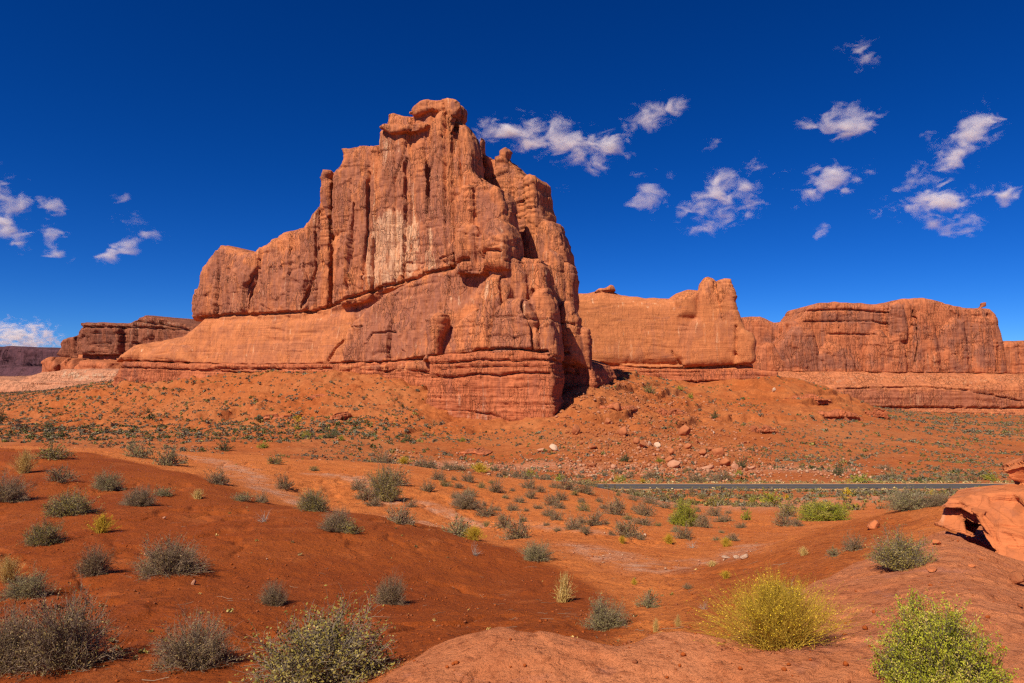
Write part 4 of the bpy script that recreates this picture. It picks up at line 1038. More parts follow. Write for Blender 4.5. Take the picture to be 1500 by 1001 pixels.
G1 = 'shrubs dotted over the near red mound'; G2 = 'shrubs dotted over the orange slope'; G3 = 'plants on the right-hand bench'; G4 = 'greenery along the wash and road'
HAND = [
 (100,972,135,112,'grey','large tangled grey shrub in the bottom left corner, right of its cut-off neighbour',G1),
 (12,976,110,92,'grey','twiggy grey shrub cut off by the left edge at the bottom corner',G1),
 (285,974,104,78,'grey','bare grey twiggy shrub between the corner thicket and the broad olive shrub',G1),
 (472,994,208,112,'olive','broad olive-brown shrub at the bottom edge beside the rock bench, widest in the foreground',G1),
 (40,872,60,38,'sage','low grey-green sagebrush mound beside the straw tuft at the left edge',G1),
 (14,852,44,44,'grass','dry straw tuft rising behind a grey-green mound at the left edge',G1),
 (250,840,90,55,'grey','dense dark round shrub with a long shadow, alone on the near red mound',G1),
 (137,842,46,45,'grey','grey upright twiggy shrub left of the dense dark round one',G1),
 (402,886,42,38,'grey','small grey shrub just above the broad olive shrub at the bottom edge',G1),
 (570,884,44,46,'grey','small dark grey shrub alone on bare red soil above the rock bench',G1),
 (65,797,48,38,'olive','olive shrub with a long shadow, just left of the bright yellow one',G1),
 (148,781,34,26,'rabbit','small bright yellow shrub alone on the left of the red mound',G1),
 (100,753,64,36,'olive','wide grey-olive dome between two smaller shrubs on the left mound',G1),
 (203,741,46,30,'grey','grey shrub right of the wide grey-olive dome on the left mound',G1),
 (10,734,56,42,'grey','dark grey shrub cut off by the left edge below the leaning yellow grass',G1),
 (157,718,46,31,'sage','pale grey spreading shrub above the wide grey-olive dome',G1),
 (88,705,30,22,'grey','small grey shrub just below the leaning yellow grass',G1),
 (36,693,42,38,'grass','leaning clump of tall yellow grass near the left edge on the mound crest',G1),
 (78,672,34,22,'olive','round olive shrub on the crest, right of the leaning yellow grass',G1),
 (200,670,34,25,'sage','pale round shrub on the crest, the left one of a crest pair',G1),
 (247,682,32,28,'sage','pale round shrub on the crest, the right one of a crest pair',G1),
 (317,708,27,21,'grey','small dark shrub beside the white gravel streak on the left mound',G1),
 (290,731,22,16,'grass','tiny pale straw tuft in the middle of the left mound',G1),
 (238,726,24,12,'sage','low flat grey plant between a dark shrub and the straw tuft',G1),
 (353,734,24,11,'sage','low grey plant on the mound, left of its darker round neighbour',G1),
 (382,736,20,14,'grey','tiny dark round shrub right of a low grey plant',G1),
 (387,764,26,20,'dead','pinkish leafless shrub below the tiny dark round one',G1),
 (457,748,56,36,'olive','rounded yellow-olive shrub on the shoulder of the red mound',G1),
 (492,777,46,36,'grey','grey shrub just below the rounded yellow-olive one on the mound shoulder',G1),
 (514,781,26,18,'olive','small olive shrub tucked against the right of the grey one on the mound shoulder',G1),
 (417,716,28,22,'grey','dark round shrub on the slope above the yellow-olive one',G1),
 (403,680,18,14,'olive','small dark shrub on the far crest, alone',G2),
 (460,690,12,7,'olive','tiny olive plant on the far crest',G2),
 (565,733,46,56,'olive','tall open olive shrub with bare branches, centre of the middle cluster',G2),
 (577,711,34,30,'grey','grey shrub right behind the tall open shrub',G2),
 (526,718,20,20,'grey','small grey shrub left of the tall open shrub, uppermost of three',G2),
 (533,732,24,18,'grey','small grey shrub left of the tall open shrub, middle of three',G2),
 (546,741,22,14,'grey','small grey shrub left of the tall open shrub, lowest of three',G2),
 (585,766,34,27,'grey','grey shrub beside pale stones below the tall open shrub',G2),
 (604,743,13,11,'grey','tiny grey shrub right of the tall open shrub',G2),
 (627,720,22,16,'grey','small round shrub halfway between the tall open shrub and a pair up the slope',G2),
 (642,703,20,14,'grey','small round shrub high on the orange slope, left of its pair',G2),
 (685,706,18,15,'grey','small round shrub high on the orange slope, right of its pair',G2),
 (705,715,10,9,'olive','tiny olive plant between two grey shrubs high on the orange slope',G2),
 (726,721,20,19,'grey','round grey shrub with a shadow, right of a tiny olive plant',G2),
 (682,743,46,25,'grey','wide low grey shrub in the middle of the orange slope',G2),
 (712,756,24,18,'grey','round shrub touching the lower right of the wide low grey one',G2),
 (672,784,40,24,'sage','grey-green mound at the foot of the slope joined to a yellow plant',G2),
 (694,791,34,19,'rabbit','yellow plant joined to a grey-green mound at the foot of the slope',G2),
 (695,814,20,20,'dead','thin bleached dead plant on the lip of the red mound',G1),
 (738,773,24,22,'grey','grey shrub on the slope, upper left of a bigger dark one',G2),
 (759,789,38,33,'grey','big dark grey shrub low on the slope near the centre',G2),
 (785,820,46,30,'sage','ragged grey-green shrub at the right end of the red mound',G2),
 (560,681,25,22,'grey','grey shrub on the far crest above the tall open shrub',G2),
 (592,680,20,10,'rabbit','low yellow-green plant on the far crest',G2),
 (618,686,22,15,'grey','grey shrub on the far crest, right of the low yellow-green plant',G2),
 (628,686,18,16,'grey','grey shrub touching another on the far crest',G2),
 (656,689,18,12,'grey','small shrub on the crest, left of the yellow-green cushion',G2),
 (673,690,18,10,'grey','small shrub on the crest, touching the left of the yellow-green cushion',G2),
 (702,692,30,13,'rabbit','yellow-green cushion plant on the crest by the white wash',G2),
 (740,696,14,9,'grey','small grey shrub right of the yellow-green cushion',G2),
 (754,698,20,8,'grey','low grey shrub in front of a green bush on the crest',G2),
 (776,698,18,14,'green','small green bush on the crest left of the road end',G4),
 (771,705,22,15,'grey','grey shrub just below the small green crest bush',G2),
 (797,705,18,11,'grey','grey shrub between two green bushes on the crest',G2),
 (820,704,19,12,'green','green bush on the crest nearest the road end',G4),
 (774,715,26,14,'grey','wide shrub in a row down the slope, second below the green crest bush',G2),
 (777,730,18,16,'grey','round shrub in a row down the slope, third below the green crest bush',G2),
 (792,721,13,10,'grey','small shrub beside the row below the green crest bush',G2),
 (833,718,32,20,'grey','large grey shrub at the left end of the visible road',G2),
 (857,723,26,15,'grey','grey shrub overlapping the left end of the road',G2),
 (866,715,18,13,'olive','olive shrub standing against the road end',G2),
 (809,741,22,18,'grey','dark shrub, upper one of the chain in the middle of the slope',G2),
 (821,733,20,13,'grey','shrub behind the upper one of the mid-slope chain',G2),
 (818,745,17,11,'grey','small shrub tucked under the upper one of the mid-slope chain',G2),
 (803,756,17,13,'grey','shrub in the mid-slope chain, third down',G2),
 (816,762,18,15,'grey','shrub in the mid-slope chain, lowest one',G2),
 (842,726,11,7,'olive','tiny olive plant below the large shrub at the road end',G2),
 (712,772,10,8,'olive','tiny plant left of the grey shrub near the centre',G2),
 (842,776,24,23,'grey','dark shrub left of the long low one low on the slope',G2),
 (857,782,18,11,'grey','small shrub at the foot of the dark one low on the slope',G2),
 (871,769,28,19,'grey','wide shrub right of the dark one low on the slope',G2),
 (901,754,30,28,'grey','tall grey shrub in the open, left of the leaning one',G2),
 (928,733,15,9,'grey','small shrub above the tall grey one, below the road',G2),
 (946,756,26,22,'grey','leaning grey shrub between the tall grey one and the big green one',G2),
 (942,769,26,11,'grey','flat grey shrub below the leaning one',G2),
 (953,738,19,13,'grey','grey shrub above the leaning one',G2),
 (918,786,36,23,'grey','long low dark shrub beside white stones',G2),
 (973,744,20,9,'grey','low shrub left of the big green shrub, below the road',G2),
 (1001,770,46,40,'green','tall leafy green shrub standing in the wash, the biggest green one left of the bench',G4),
 (1031,773,22,20,'grey','grey shrub against the right of the tall green shrub',G2),
 (1002,789,24,21,'grey','grey shrub in front of the tall green shrub',G2),
 (1014,803,22,14,'dead','bare branching dead shrub at the wash edge below the tall green one',G2),
 (1059,765,32,11,'grey','long flat grey shrub right of the tall green shrub',G2),
 (1092,762,18,20,'green','small pointed bright green bush right of the long flat grey shrub',G4),
 (911,796,13,11,'rabbit','tiny yellow-green cushion under the long low dark shrub',G2),
 (980,797,17,13,'rabbit','small yellow cushion left of the bare dead shrub',G2),
 (1063,801,20,13,'rabbit','small yellow cushion near the white stones in the gully',G2),
 (1073,792,20,11,'grey','grey plant at the gully bank above a yellow cushion',G2),
 (1130,740,36,27,'green','round dark-leaved green bush just below the road',G4),
 (1102,738,14,16,'green','slim green bush left of the round one below the road',G4),
 (1153,757,28,22,'olive','yellowish-green bush below the round one by the road',G4),
 (1149,770,26,19,'grey','grey shrub below the yellowish-green bush',G4),
 (1168,771,20,12,'grey','low grey shrub at the edge of the right bench crest',G4),
 (1208,762,66,31,'green','wide bright green bush behind the right bench crest',G4),
 (1248,747,26,12,'green','low green bush right of the wide one behind the bench crest',G4),
 (1335,742,76,33,'sage','large hazy grey-green shrub in front of the road on the right',G4),
 (1375,738,44,20,'grey','grey shrub right of the large hazy one',G4),
 (1408,736,24,14,'dead','thin dry shrub behind the rock crest on the right',G4),
 (1437,722,24,8,'rabbit','low yellow-green cushion just below the road near the outcrop',G4),
 (1452,707,24,14,'green','bright green bush beyond the road next to the outcrop',G4),
 (1422,708,26,14,'dark','dark green bush beyond the road, left of the bright one',G4),
 (1396,707,27,13,'sage','pale grey shrub beyond the road, left of the dark green bush',G4),
 (1308,702,22,10,'sage','grey-green shrub beyond the road above the hazy one',G4),
 (1260,711,33,14,'green','green bush touching the far edge of the road',G4),
 (1227,697,19,20,'dark','dark round juniper on the red slope beyond the road',G4),
 (1086,684,20,20,'dark','dark juniper beside a grey boulder beyond the road',G4),
 (1082,696,10,10,'green','small green bush at the foot of the juniper by the boulder',G4),
 (1296,689,15,9,'grey','small grey shrub on the red slope above the green roadside bush',G4),
 (917,676,27,14,'dark','dark green bush among the boulders beyond the road',G4),
 (967,678,13,8,'green','small green bush right of the dark one among the boulders',G4),
 (1047,614,17,13,'dark','round dark bush high on the red slope right of the talus',G4),
 (908,709,20,12,'green','green bush on the road shoulder, left one',G4),
 (941,711,12,6,'rabbit','yellow-green tuft on the road shoulder',G4),
 (951,577,14,13,'olive','olive bush on top of the talus under the fin',G4),
 (1011,585,11,10,'green','green bush under the ledge of the fin',G4),
 (996,573,17,7,'green','low green bush right under the fin ledge',G4),
 (328,660,30,17,'dark','dark green bush on the plain just beyond the left mound',G4),
 (385,656,17,10,'green','green bush right of the dark one beyond the left mound',G4),
 (485,641,25,14,'dark','largest dark green bush in the band below the butte',G4),
 (500,645,12,10,'green','green bush touching the largest one in the band below the butte',G4),
 (449,641,14,12,'green','green bush left of the largest one in the band below the butte',G4),
 (435,629,13,8,'green','bright green bush set back below the butte',G4),
 (598,646,19,14,'dark','dark green bush alone in the wash below the pedestal',G4),
 (678,648,10,8,'green','small green bush under the pedestal foot',G4),
 (217,602,7,9,'dark','tiny dark juniper on the left plain',G4),
 (170,605,10,9,'dark','small dark bush left of a tiny juniper on the left plain',G4),
 (3,619,15,22,'dark','dark juniper cut off by the left edge on the plain',G4),
 (70,625,22,12,'dark','dark bush right of the bare snag on the plain',G4),
 # right-hand bench
 (1322,832,84,56,'olive','olive-green dome shrub in the middle of the right-hand rock slope',G3),
 (1250,806,28,24,'grey','small dark shrub left of the olive dome on the rock slope',G3),
 (1222,815,15,14,'sage','tiny grey plant left of the small dark shrub',G3),
 (1177,814,20,15,'grass','small dry tuft on the red slope near the crest',G3),
 (1142,948,186,92,'rabbit','large yellow-flowered shrub with upright stems on the edge of the rock bench',G3),
 (1156,880,40,32,'grey','dark grey shrub peeking from behind the large yellow-flowered one',G3),
 (1378,1016,142,142,'green','large bright green mounded shrub at the bottom right, cut by the frame',G3),
 (888,920,60,50,'sage','ragged grey-green shrub on the far edge of the rock bench',G3),
 (950,889,40,28,'sage','tan low shrub in the hollow behind the rock bench',G3),
 (825,882,36,48,'grass','tall dry straw tuft leaning on the red slope near the hollow',G3),
 (1008,863,16,10,'grey','tiny grey plant in the hollow',G3),
 (929,857,9,9,'rabbit','tiny yellow plant in the hollow',G3),
 (1063,848,18,11,'rabbit','small yellowish tuft at the right side of the hollow',G3),
 (1043,830,20,9,'grass','low dry tuft beside the white stones of the gully',G3),
 (960,926,14,22,'grass','thin dry stalks on the rock bench edge, left group',G3),
 (993,918,12,20,'grass','thin dry stalks on the rock bench edge, middle group',G3),
 (1032,893,14,24,'dead','thin pale stalk standing left of the large yellow-flowered shrub',G3),
]
for (u, v, w, h, k, lab, g) in HAND: plant_at(u, v, w, h, k, lab, g)

# low grey shrubs that pepper the orange slope between the listed ones
_taken = [(q[0], q[1]) for q in HAND]
_n = 0
while _n < 70:
    u_ = RND.uniform(500, 1090); v_ = RND.uniform(690, 792)
    if v_ > 800 - .00055 * (u_ - 1000) ** 2 - (0 if u_ > 700 else .28 * (700 - u_)): continue
    if min((a - u_) ** 2 + 3 * (b - v_) ** 2 for a, b in _taken) < 330: continue
    _taken.append((u_, v_)); _n += 1
    s_ = RND.choice([9, 10, 12, 13, 16, 20])
    plant_at(u_, v_, s_, s_ * RND.uniform(.5, .75), RND.choice(['grey', 'grey', 'grey', 'sage', 'olive']), 'little low shrub among the larger ones on the orange slope left of the road', 'little shrubs peppering the orange slope')

# a bare snag on the left plain
def snag():
    x, y = px_ground(25, 629); z = float(full_h(x, y)[0])
    rs = np.random.RandomState(5)
    def br(p, d, L, r, dep, out):
        q = [p]
        for i in range(4):
            d = d + rs.normal(0, .22, 3); d[2] += .05; d /= np.linalg.norm(d); p = p + d * L / 4; q.append(p)
        out.append((np.array(q), r, r * .5))
        if dep:
            for _ in range(4): br(q[rs.randint(2, 5)], d + rs.normal(0, .8, 3), L * .6, r * .5, dep - 1, out)
    out = []
    for i in range(4): br(np.array([.1 * i, 0, -.2]), np.array([.7 * i - 1.0, rs.normal(0, .4), 1.0]), 2.6, .15, 3, out)
    P = np.array([o[0] for o in out]); V, Q, vv = tubes(P, np.array([o[1] for o in out]), np.array([o[2] for o in out]), rs)
    m = plant_material('dead_wood', (.05, .035, .03), (.10, .075, .06))
    o = link('dead_tree', mesh_np('dead_tree', V, Q, m, False, {'var': ('FACE', vv)})); o.location = (x, y, z)
    tag(o, 'dark bare snag with twisted branches at the left edge of the plain', 'dead tree')
snag()

# ---- scattered scrub of the plain: the 300 that show largest are objects, the rest is one mass
RS = np.random.RandomState(77)
def visible(u, v, D):
    ui = np.clip(((u + 900) / 10).astype(int), 0, len(GU) - 1)
    cm = np.minimum.accumulate(TT, 1)
    j = np.clip(((np.log(D) - LD0) / (LD1 - LD0) * (NLD - 1)).astype(int), 0, NLD - 1)
    return v <= cm[ui, j] + 1.5
def scatter():
    N = 150000
    D = 45 * np.power(620 / 45, RS.rand(N) ** .62)
    u = RS.uniform(-350, 1850, N)
    x = (u - 750) / 1000 * D
    bz = base_h(x, D); v = HZ - 1000 * bz / D
    dens = .42 + 1.35 * fbm2(x / 24, D / 24, 3, 301)
    slope = np.abs(base_h(x, D + 6) - bz) / 6
    dens *= np.where(slope > .16, .45, 1.0)
    band = sstep(180, 225, D) * sstep(300, 250, D) * sstep(700, 560, u)
    dens = dens * np.where((u > 1080) & (D > 140), .68, .42) + band * .45 + .35 * sstep(500, 350, u) * sstep(240, 330, D)
    dens *= np.where((u > 980) & (u < 1300) & (D > 230) & (D < 400), .6, 1)
    dens = dens + .06 * sstep(128, 118, D) * sstep(560, 700, u)
    dens *= np.where(np.abs(D - road_y(x)) < 4.2, 0, 1)
    dens *= np.where((u > 620) & (u < 820) & (D > 245), .12, 1)
    acc = RS.rand(N) < dens * 1.0
    keep = acc & visible(u, v, D)
    return u[keep], v[keep], D[keep], x[keep]
su, sv, sD, sx = scatter()
sz = full_h(sx, sD)
skind = RS.choice(len(['grey', 'sage', 'olive', 'rabbit', 'dark']), len(su), p=[.46, .27, .17, .02, .08])
ssize = .35 + .55 * RS.rand(len(su)) ** 2 + .7 * (RS.rand(len(su)) < .07)
ssize *= 1.15 + .7 * sstep(180, 350, sD)
bnd = sstep(178, 200, sD) * sstep(262, 240, sD) * sstep(720, 600, su)
ssize *= 1 + .8 * bnd * (RS.rand(len(su)) < .4)
skind = np.where((bnd > .5) & (RS.rand(len(su)) < .14), 4, skind)
order = np.argsort(-ssize / sD)
SK = ['grey', 'sage', 'olive', 'rabbit', 'dark']
LOW = {}
def low(kind, i):
    if (kind, i) not in LOW:
        (VS, QS, vs), (VL, QL, vl) = bush_arrays(kind, 5000 + 13 * i + hash_str(kind) % 500, HGT[kind], 22, 0, 260, .10, .016)
        LOW[(kind, i)] = mesh_np('scrub', np.concatenate([VS, VL]), np.concatenate([QS, QL + len(VS)]), list(PM[kind]), False,
                                 {'var': ('FACE', np.concatenate([vs, vl]))}, np.concatenate([np.zeros(len(QS), int), np.ones(len(QL), int)]))
    return LOW[(kind, i)]
SLAB = {'grey': 'small grey twiggy shrub scattered over the open desert floor below the cliffs', 'sage': 'small grey-green sage scattered over the open desert floor below the cliffs',
        'olive': 'small olive shrub scattered over the open desert floor below the cliffs', 'rabbit': 'small yellow-green shrub scattered over the open desert floor below the cliffs', 'dark': 'small dark green bush scattered over the open desert floor below the cliffs'}
for n_, i in enumerate(order[:290]):
    kind = SK[skind[i]]
    o = link(KNAME[kind][0], low(kind, n_ % 3))
    o.location = (sx[i], sD[i], sz[i] - .03); o.rotation_euler = (0, 0, RS.rand() * 6.28)
    w = float(ssize[i]); o.scale = (w, w, w * RS.uniform(.85, 1.2))
    tag(o, SLAB[kind], KNAME[kind][1], 'scrub of the open desert floor')
def mass(name, px_, py_, pz_, size, kind_ids, nleaf, mats, ratio=.6, sink=.03):
    n = len(px_)
    rs = np.random.RandomState(99)
    c = rs.normal(size=(n, nleaf, 3)); c /= np.linalg.norm(c, axis=2, keepdims=True); c[:, :, 2] = np.abs(c[:, :, 2])
    c *= (rs.rand(n, nleaf, 1) ** .4) * np.array([.46, .46, ratio * .9])
    c = c * size[:, None, None] + np.stack([px_, py_, pz_ - sink], 1)[:, None, :]
    a = rs.normal(size=(n, nleaf, 3)); a[:, :, 2] += .5; a /= np.linalg.norm(a, axis=2, keepdims=True)
    b = np.cross(a, rs.normal(size=(n, nleaf, 3))); b /= np.maximum(np.linalg.norm(b, axis=2, keepdims=True), 1e-6)
    L = size[:, None, None] * (.12 + .10 * rs.rand(n, nleaf, 1)); W = L * .62
    V = np.stack([c - a * L, c + b * W, c + a * L, c - b * W], 2).reshape(-1, 3)
    me = mesh_np(name, V, np.arange(len(V)).reshape(-1, 4), mats, False, {'var': ('FACE', rs.rand(n * nleaf))}, np.repeat(kind_ids, nleaf))
    return link(name, me)
r_ = order[290:]
o = mass('desert_scrub', sx[r_], sD[r_], sz[r_], ssize[r_] * 1.05, skind[r_], 26, [plant_material('scrub_' + k, a_, b_) for k, a_, b_ in zip(('grey', 'sage', 'olive', 'yellow', 'green'), ((.10, .08, .05), (.13, .115, .065), (.13, .105, .03), (.20, .17, .04), (.055, .065, .02)), ((.25, .195, .125), (.28, .24, .14), (.28, .22, .07), (.38, .30, .08), (.14, .145, .045)))]); tag(o, kind='stuff')
# short grass on the road verges
n = 2400
gx = RS.uniform(-20, 200, n); gs = RS.choice([-1, 1], n, p=[.45, .55]); gy = road_y(gx) + gs * (3.5 + np.abs(RS.normal(0, 1.3, n)))
o = mass('verge_grass', gx, gy, full_h(gx, gy), RS.uniform(.25, .95, n), RS.choice(3, n, p=[.45, .15, .4]), 14, [PM['grass'][1], PM['mute'][1], PM['sage'][1]], .8); tag(o, kind='stuff')
# sparse litter of tiny dry plants on the near slopes
n = 420
gy = 5 * np.power(50 / 5, RS.rand(n)); gu = RS.uniform(-200, 1300, n); gx = (gu - 750) / 1000 * gy
kp = ~inpoly(gx, gy, BENCH) & (RS.rand(n) < .25 + .6 * (noise2(gx / 2.5, gy / 2.5, 12) > .15)); gx, gy = gx[kp], gy[kp]
o = mass('dry_ground_cover', gx, gy, full_h(gx, gy), RS.uniform(.03, .10, len(gx)), RS.choice(3, len(gx), p=[.3, .35, .35]), 22, [PM['grass'][0], PM['grey'][1], PM['olive'][1]], .5, .0); tag(o, kind='stuff')

# fallen twigs on the near soil
n = 300
gy = 3.6 * np.power(24 / 3.6, RS.rand(n)); gu = RS.uniform(-150, 1500, n); gx = (gu - 750) / 1000 * gy
kp = ~inpoly(gx, gy, BENCH); gx, gy = gx[kp], gy[kp]; n = len(gx)
a_ = RS.rand(n) * 6.28; L_ = .06 + .22 * RS.rand(n) ** 2
P_ = np.empty((n, 4, 3))
for k_ in range(4):
    t_ = k_ / 3 - .5
    P_[:, k_, 0] = gx + np.cos(a_) * L_ * t_ + RS.normal(0, .012, n); P_[:, k_, 1] = gy + np.sin(a_) * L_ * t_ + RS.normal(0, .012, n)
    P_[:, k_, 2] = full_h(P_[:, k_, 0], P_[:, k_, 1]) + .006 + np.abs(RS.normal(0, .008, n))
V_, Q_, v_ = tubes(P_, np.full(n, .0026), np.full(n, .0014), RS)
tag(link('fallen_twigs', mesh_np('fallen_twigs', V_, Q_, PM['sage'][0], False, {'var': ('FACE', v_)})), kind='stuff')
# ---------------------------------------------------------------- boulders, stones, ledges
import bmesh
def stone_mat(name, a, b, c):
    t = NT(name); p = t.n.new('ShaderNodeTexCoord').outputs['Object']
    col = t.mix(t.rng(t.noise(p, 2.5, 5, .6), .35, .65), a, b)
    col = t.mix(t.rng(t.noise(p, 6, 5, .65), .55, .75, 0, .6), col, c)
    bn = t.bump(t.noise(p, 5, 7, .7), .6, .12)
    return t.out(col, bn)
M_BOULD = stone_mat('boulder_red', (.44, .15, .06), (.36, .105, .042), (.22, .08, .045))
M_BOULDP = stone_mat('boulder_pink', (.50, .24, .14), (.44, .18, .095), (.30, .13, .08))
M_BOULDW = stone_mat('boulder_white', (.58, .38, .26), (.50, .30, .19), (.42, .24, .15))
def stone_mesh(seed, sub=4, cuts=14, flat=.75):
    bm = bmesh.new(); bmesh.ops.create_icosphere(bm, subdivisions=sub, radius=1.0)
    rs = np.random.RandomState(seed)
    P = np.array([v.co[:] for v in bm.verts])
    P *= (1 + .22 * fbm3(P[:, 0] * 1.1 + seed, P[:, 1] * 1.1, P[:, 2] * 1.1, 3, seed))[:, None]
    for _ in range(cuts):
        nrm = rs.normal(size=3); nrm /= np.linalg.norm(nrm); d = rs.uniform(.40, .78)
        e = P @ nrm - d
        P -= np.where(e > 0, e * .92, 0)[:, None] * nrm
    P[:, 2] *= flat
    P += (.035 * fbm3(P[:, 0] * 4, P[:, 1] * 4, P[:, 2] * 4, 3, seed + 3))[:, None]
    P *= .5 / np.abs(P[:, :2]).max()
    P[:, 2] -= P[:, 2].min()
    F = np.array([[v.index for v in f.verts] for f in bm.faces])
    bm.free()
    return P, F
STN = [stone_mesh(900 + i, 3 if i > 1 else 4) for i in range(6)]
STM = {}
def stone(i, mat):
    if (i, mat.name) not in STM: STM[(i, mat.name)] = mesh_np('stone', STN[i][0], STN[i][1], mat, False)
    return STM[(i, mat.name)]
SR = random.Random(5)
def stone_at(u, v, w, h, mat, name, label, cat, group, sink=.12):
    x, y = px_full(u, v); z = float(full_h(x, y)[0])
    o = link(name, stone(SR.randrange(6), mat))
    W = w * y / FPX; H = h * y / FPX
    o.location = (x, y, z - sink * H); o.scale = (W, W * SR.uniform(.7, 1.0), H * 1.55); o.rotation_euler = (SR.uniform(-.12, .12), SR.uniform(-.12, .12), SR.random() * 6.28)
    tag(o, label, cat, group)
GB = 'boulders fallen below the butte and the fin'
for (u, v, w, h, m, lab) in [
 (811,659,19,9,M_BOULDW,'white angular boulder below the pedestal, larger of two'), (794,661,17,9,M_BOULDP,'pale pink boulder touching a white one below the pedestal'),
 (913,640,22,22,M_BOULD,'big square red boulder standing halfway up the talus'), (903,608,16,13,M_BOULD,'red boulder near the top of the talus above the square one'),
 (989,687,27,14,M_BOULDP,'long pinkish boulder at the foot of the talus, nearest the road'), (1035,687,24,11,M_BOULDP,'long pale boulder right of the pinkish one at the talus foot'),
 (1049,670,22,18,M_BOULD,'tall red block left of the juniper, upper one'), (1061,681,22,15,M_BOULD,'red block just left of the juniper, lower one'),
 (1029,671,18,13,M_BOULD,'red block behind the long pale boulder'), (1076,687,16,12,M_BOULDP,'grey-pink rounded boulder at the foot of the juniper'),
 (980,678,18,13,M_BOULD,'red boulder above the long pinkish one'), (1002,637,25,20,M_BOULD,'large red boulder at the right of the talus with a flat shaded side'),
 (984,668,11,14,M_BOULD,'narrow upright red boulder in the middle of the talus foot'), (868,658,13,11,M_BOULD,'red boulder left of the square one, near the pedestal side'),
 (932,650,16,10,M_BOULD,'red boulder just below the square one'), (940,657,15,11,M_BOULD,'red boulder right below the square one, lower'), (844,637,18,14,M_BOULD,'red boulder beside the pedestal shadow'),
 (891,619,15,14,M_BOULD,'red boulder up-left of the square one'), (963,657,13,9,M_BOULDW,'white boulder on the talus, right of two'), (951,654,9,9,M_BOULDW,'white boulder on the talus, left of two'),
 (1008,657,15,10,M_BOULD,'red boulder below the large one on the right of the talus'), (1046,634,5,5,M_BOULDW,'small white stone on the red slope among rubble'), (1134,577,7,6,M_BOULDW,'white stone on the red slope crest under the fin ledge'),
 (900,687,12,8,M_BOULDP,'pink boulder above the road, left of the dark bush'), (1100,690,14,7,M_BOULDP,'flat pink boulder right of the juniper foot')]:
    stone_at(u, v, w, h, m, 'boulder', lab, 'boulder', GB)
for (u, v, w, h, lab) in [(1063,819,17,5,'flat white stone in the gully, leftmost of the white three'), (1078,819,12,6,'flat white stone in the gully, middle of the white three'), (1091,819,14,7,'flat white stone in the gully, rightmost of the white three'),
                          (601,741,9,4,'pale flat stone beside the tall open shrub'), (605,768,9,5,'pale stone right of the grey shrub on the slope'), (945,786,7,4,'white stone beside the long low dark shrub'),
                          (284,857,9,7,'small pink stone below the dense dark round shrub'), (1375,893,4,3,'tiny white pebble on the right bench')]:
    stone_at(u, v, w, h, M_BOULDW if 'white' in lab or 'pale' in lab else M_BOULDP, 'stone', lab, 'stone', 'loose stones on the near slopes')
for (u, v, w, h, lab) in [(1365,838,28,7,'thin flat rock flake right of the olive dome shrub'), (1425,831,14,5,'small flat rock flake below the dark hollow of the outcrop'), (1492,856,32,18,'brown block cut by the right edge below the outcrop'),
                          (1281,775,24,12,'low rock knob on the crest of the right bench'), (1372,797,18,9,'rounded rock knob left of the outcrop')]:
    stone_at(u, v, w, h, M_BOULD if 'brown' in lab else M_NEAR, 'rock', lab, 'rock', 'loose rock on the right-hand bench')
for (u, v, w, h, lab) in [(975,612,64,20,'dark overhanging ledge on the talus below the fin'), (903,601,50,12,'broken ledge high on the talus beside the butte'), (1218,614,90,14,'long low ledge on the red slope at right'),
                          (1287,616,40,20,'dark jagged ledge at the right end of the red slope'), (386,615,26,7,'dark ledge with a hollow at the foot of the left talus, left one'), (408,616,20,7,'dark ledge with a hollow at the foot of the left talus, right one'),
                          (492,614,22,11,'small dark ledge in the gully left of the pedestal'), (470,583,50,7,'thin ledge halfway up the left talus'), (1118,636,50,12,'heap of broken ledge on the red slope'), (690,667,44,7,'low pale ledge in the wash below the pedestal'),
                          (1180,588,70,10,'thin ledge near the crest of the red slope')]:
    x, y = px_ground(u, v - .2 * h); fr = Frame(u, y - 1.0, 12)
    rs = np.random.RandomState(int(u)); px_m = 1000.0 / y
    top = [(u + w * (i / 9 - .5), v - h * (.35 + .65 * rs.rand()) * (1 - abs(i / 4.5 - 1) ** 3)) for i in range(10)]
    low_ = [(u + w * (.5 - i / 5.0), v + h * .25 * rs.uniform(-1, 1)) for i in range(6)]
    kk = max(.25, min(.9, h / px_m / 4))
    g = grow(fr, [S(top + low_, -.6, 9, .5 * kk, .1, .2), S([(a, max(b, v - h * .45)) for a, b in top] + [(a, b + h * .5) for a, b in low_], .6, 8, .4 * kk, .1, .2)], .28 if h < 13 else .34, 'cliff', 600 + int(u) % 97, [], [], [], k=kk, ledge=1.6)
    rock('rock_ledge', lab, 'ledge', [('rim', M_LEDGE, g, None)], (x, y, float(base_h(np.array(x), np.array(y)))), 'rock ledges on the slopes')
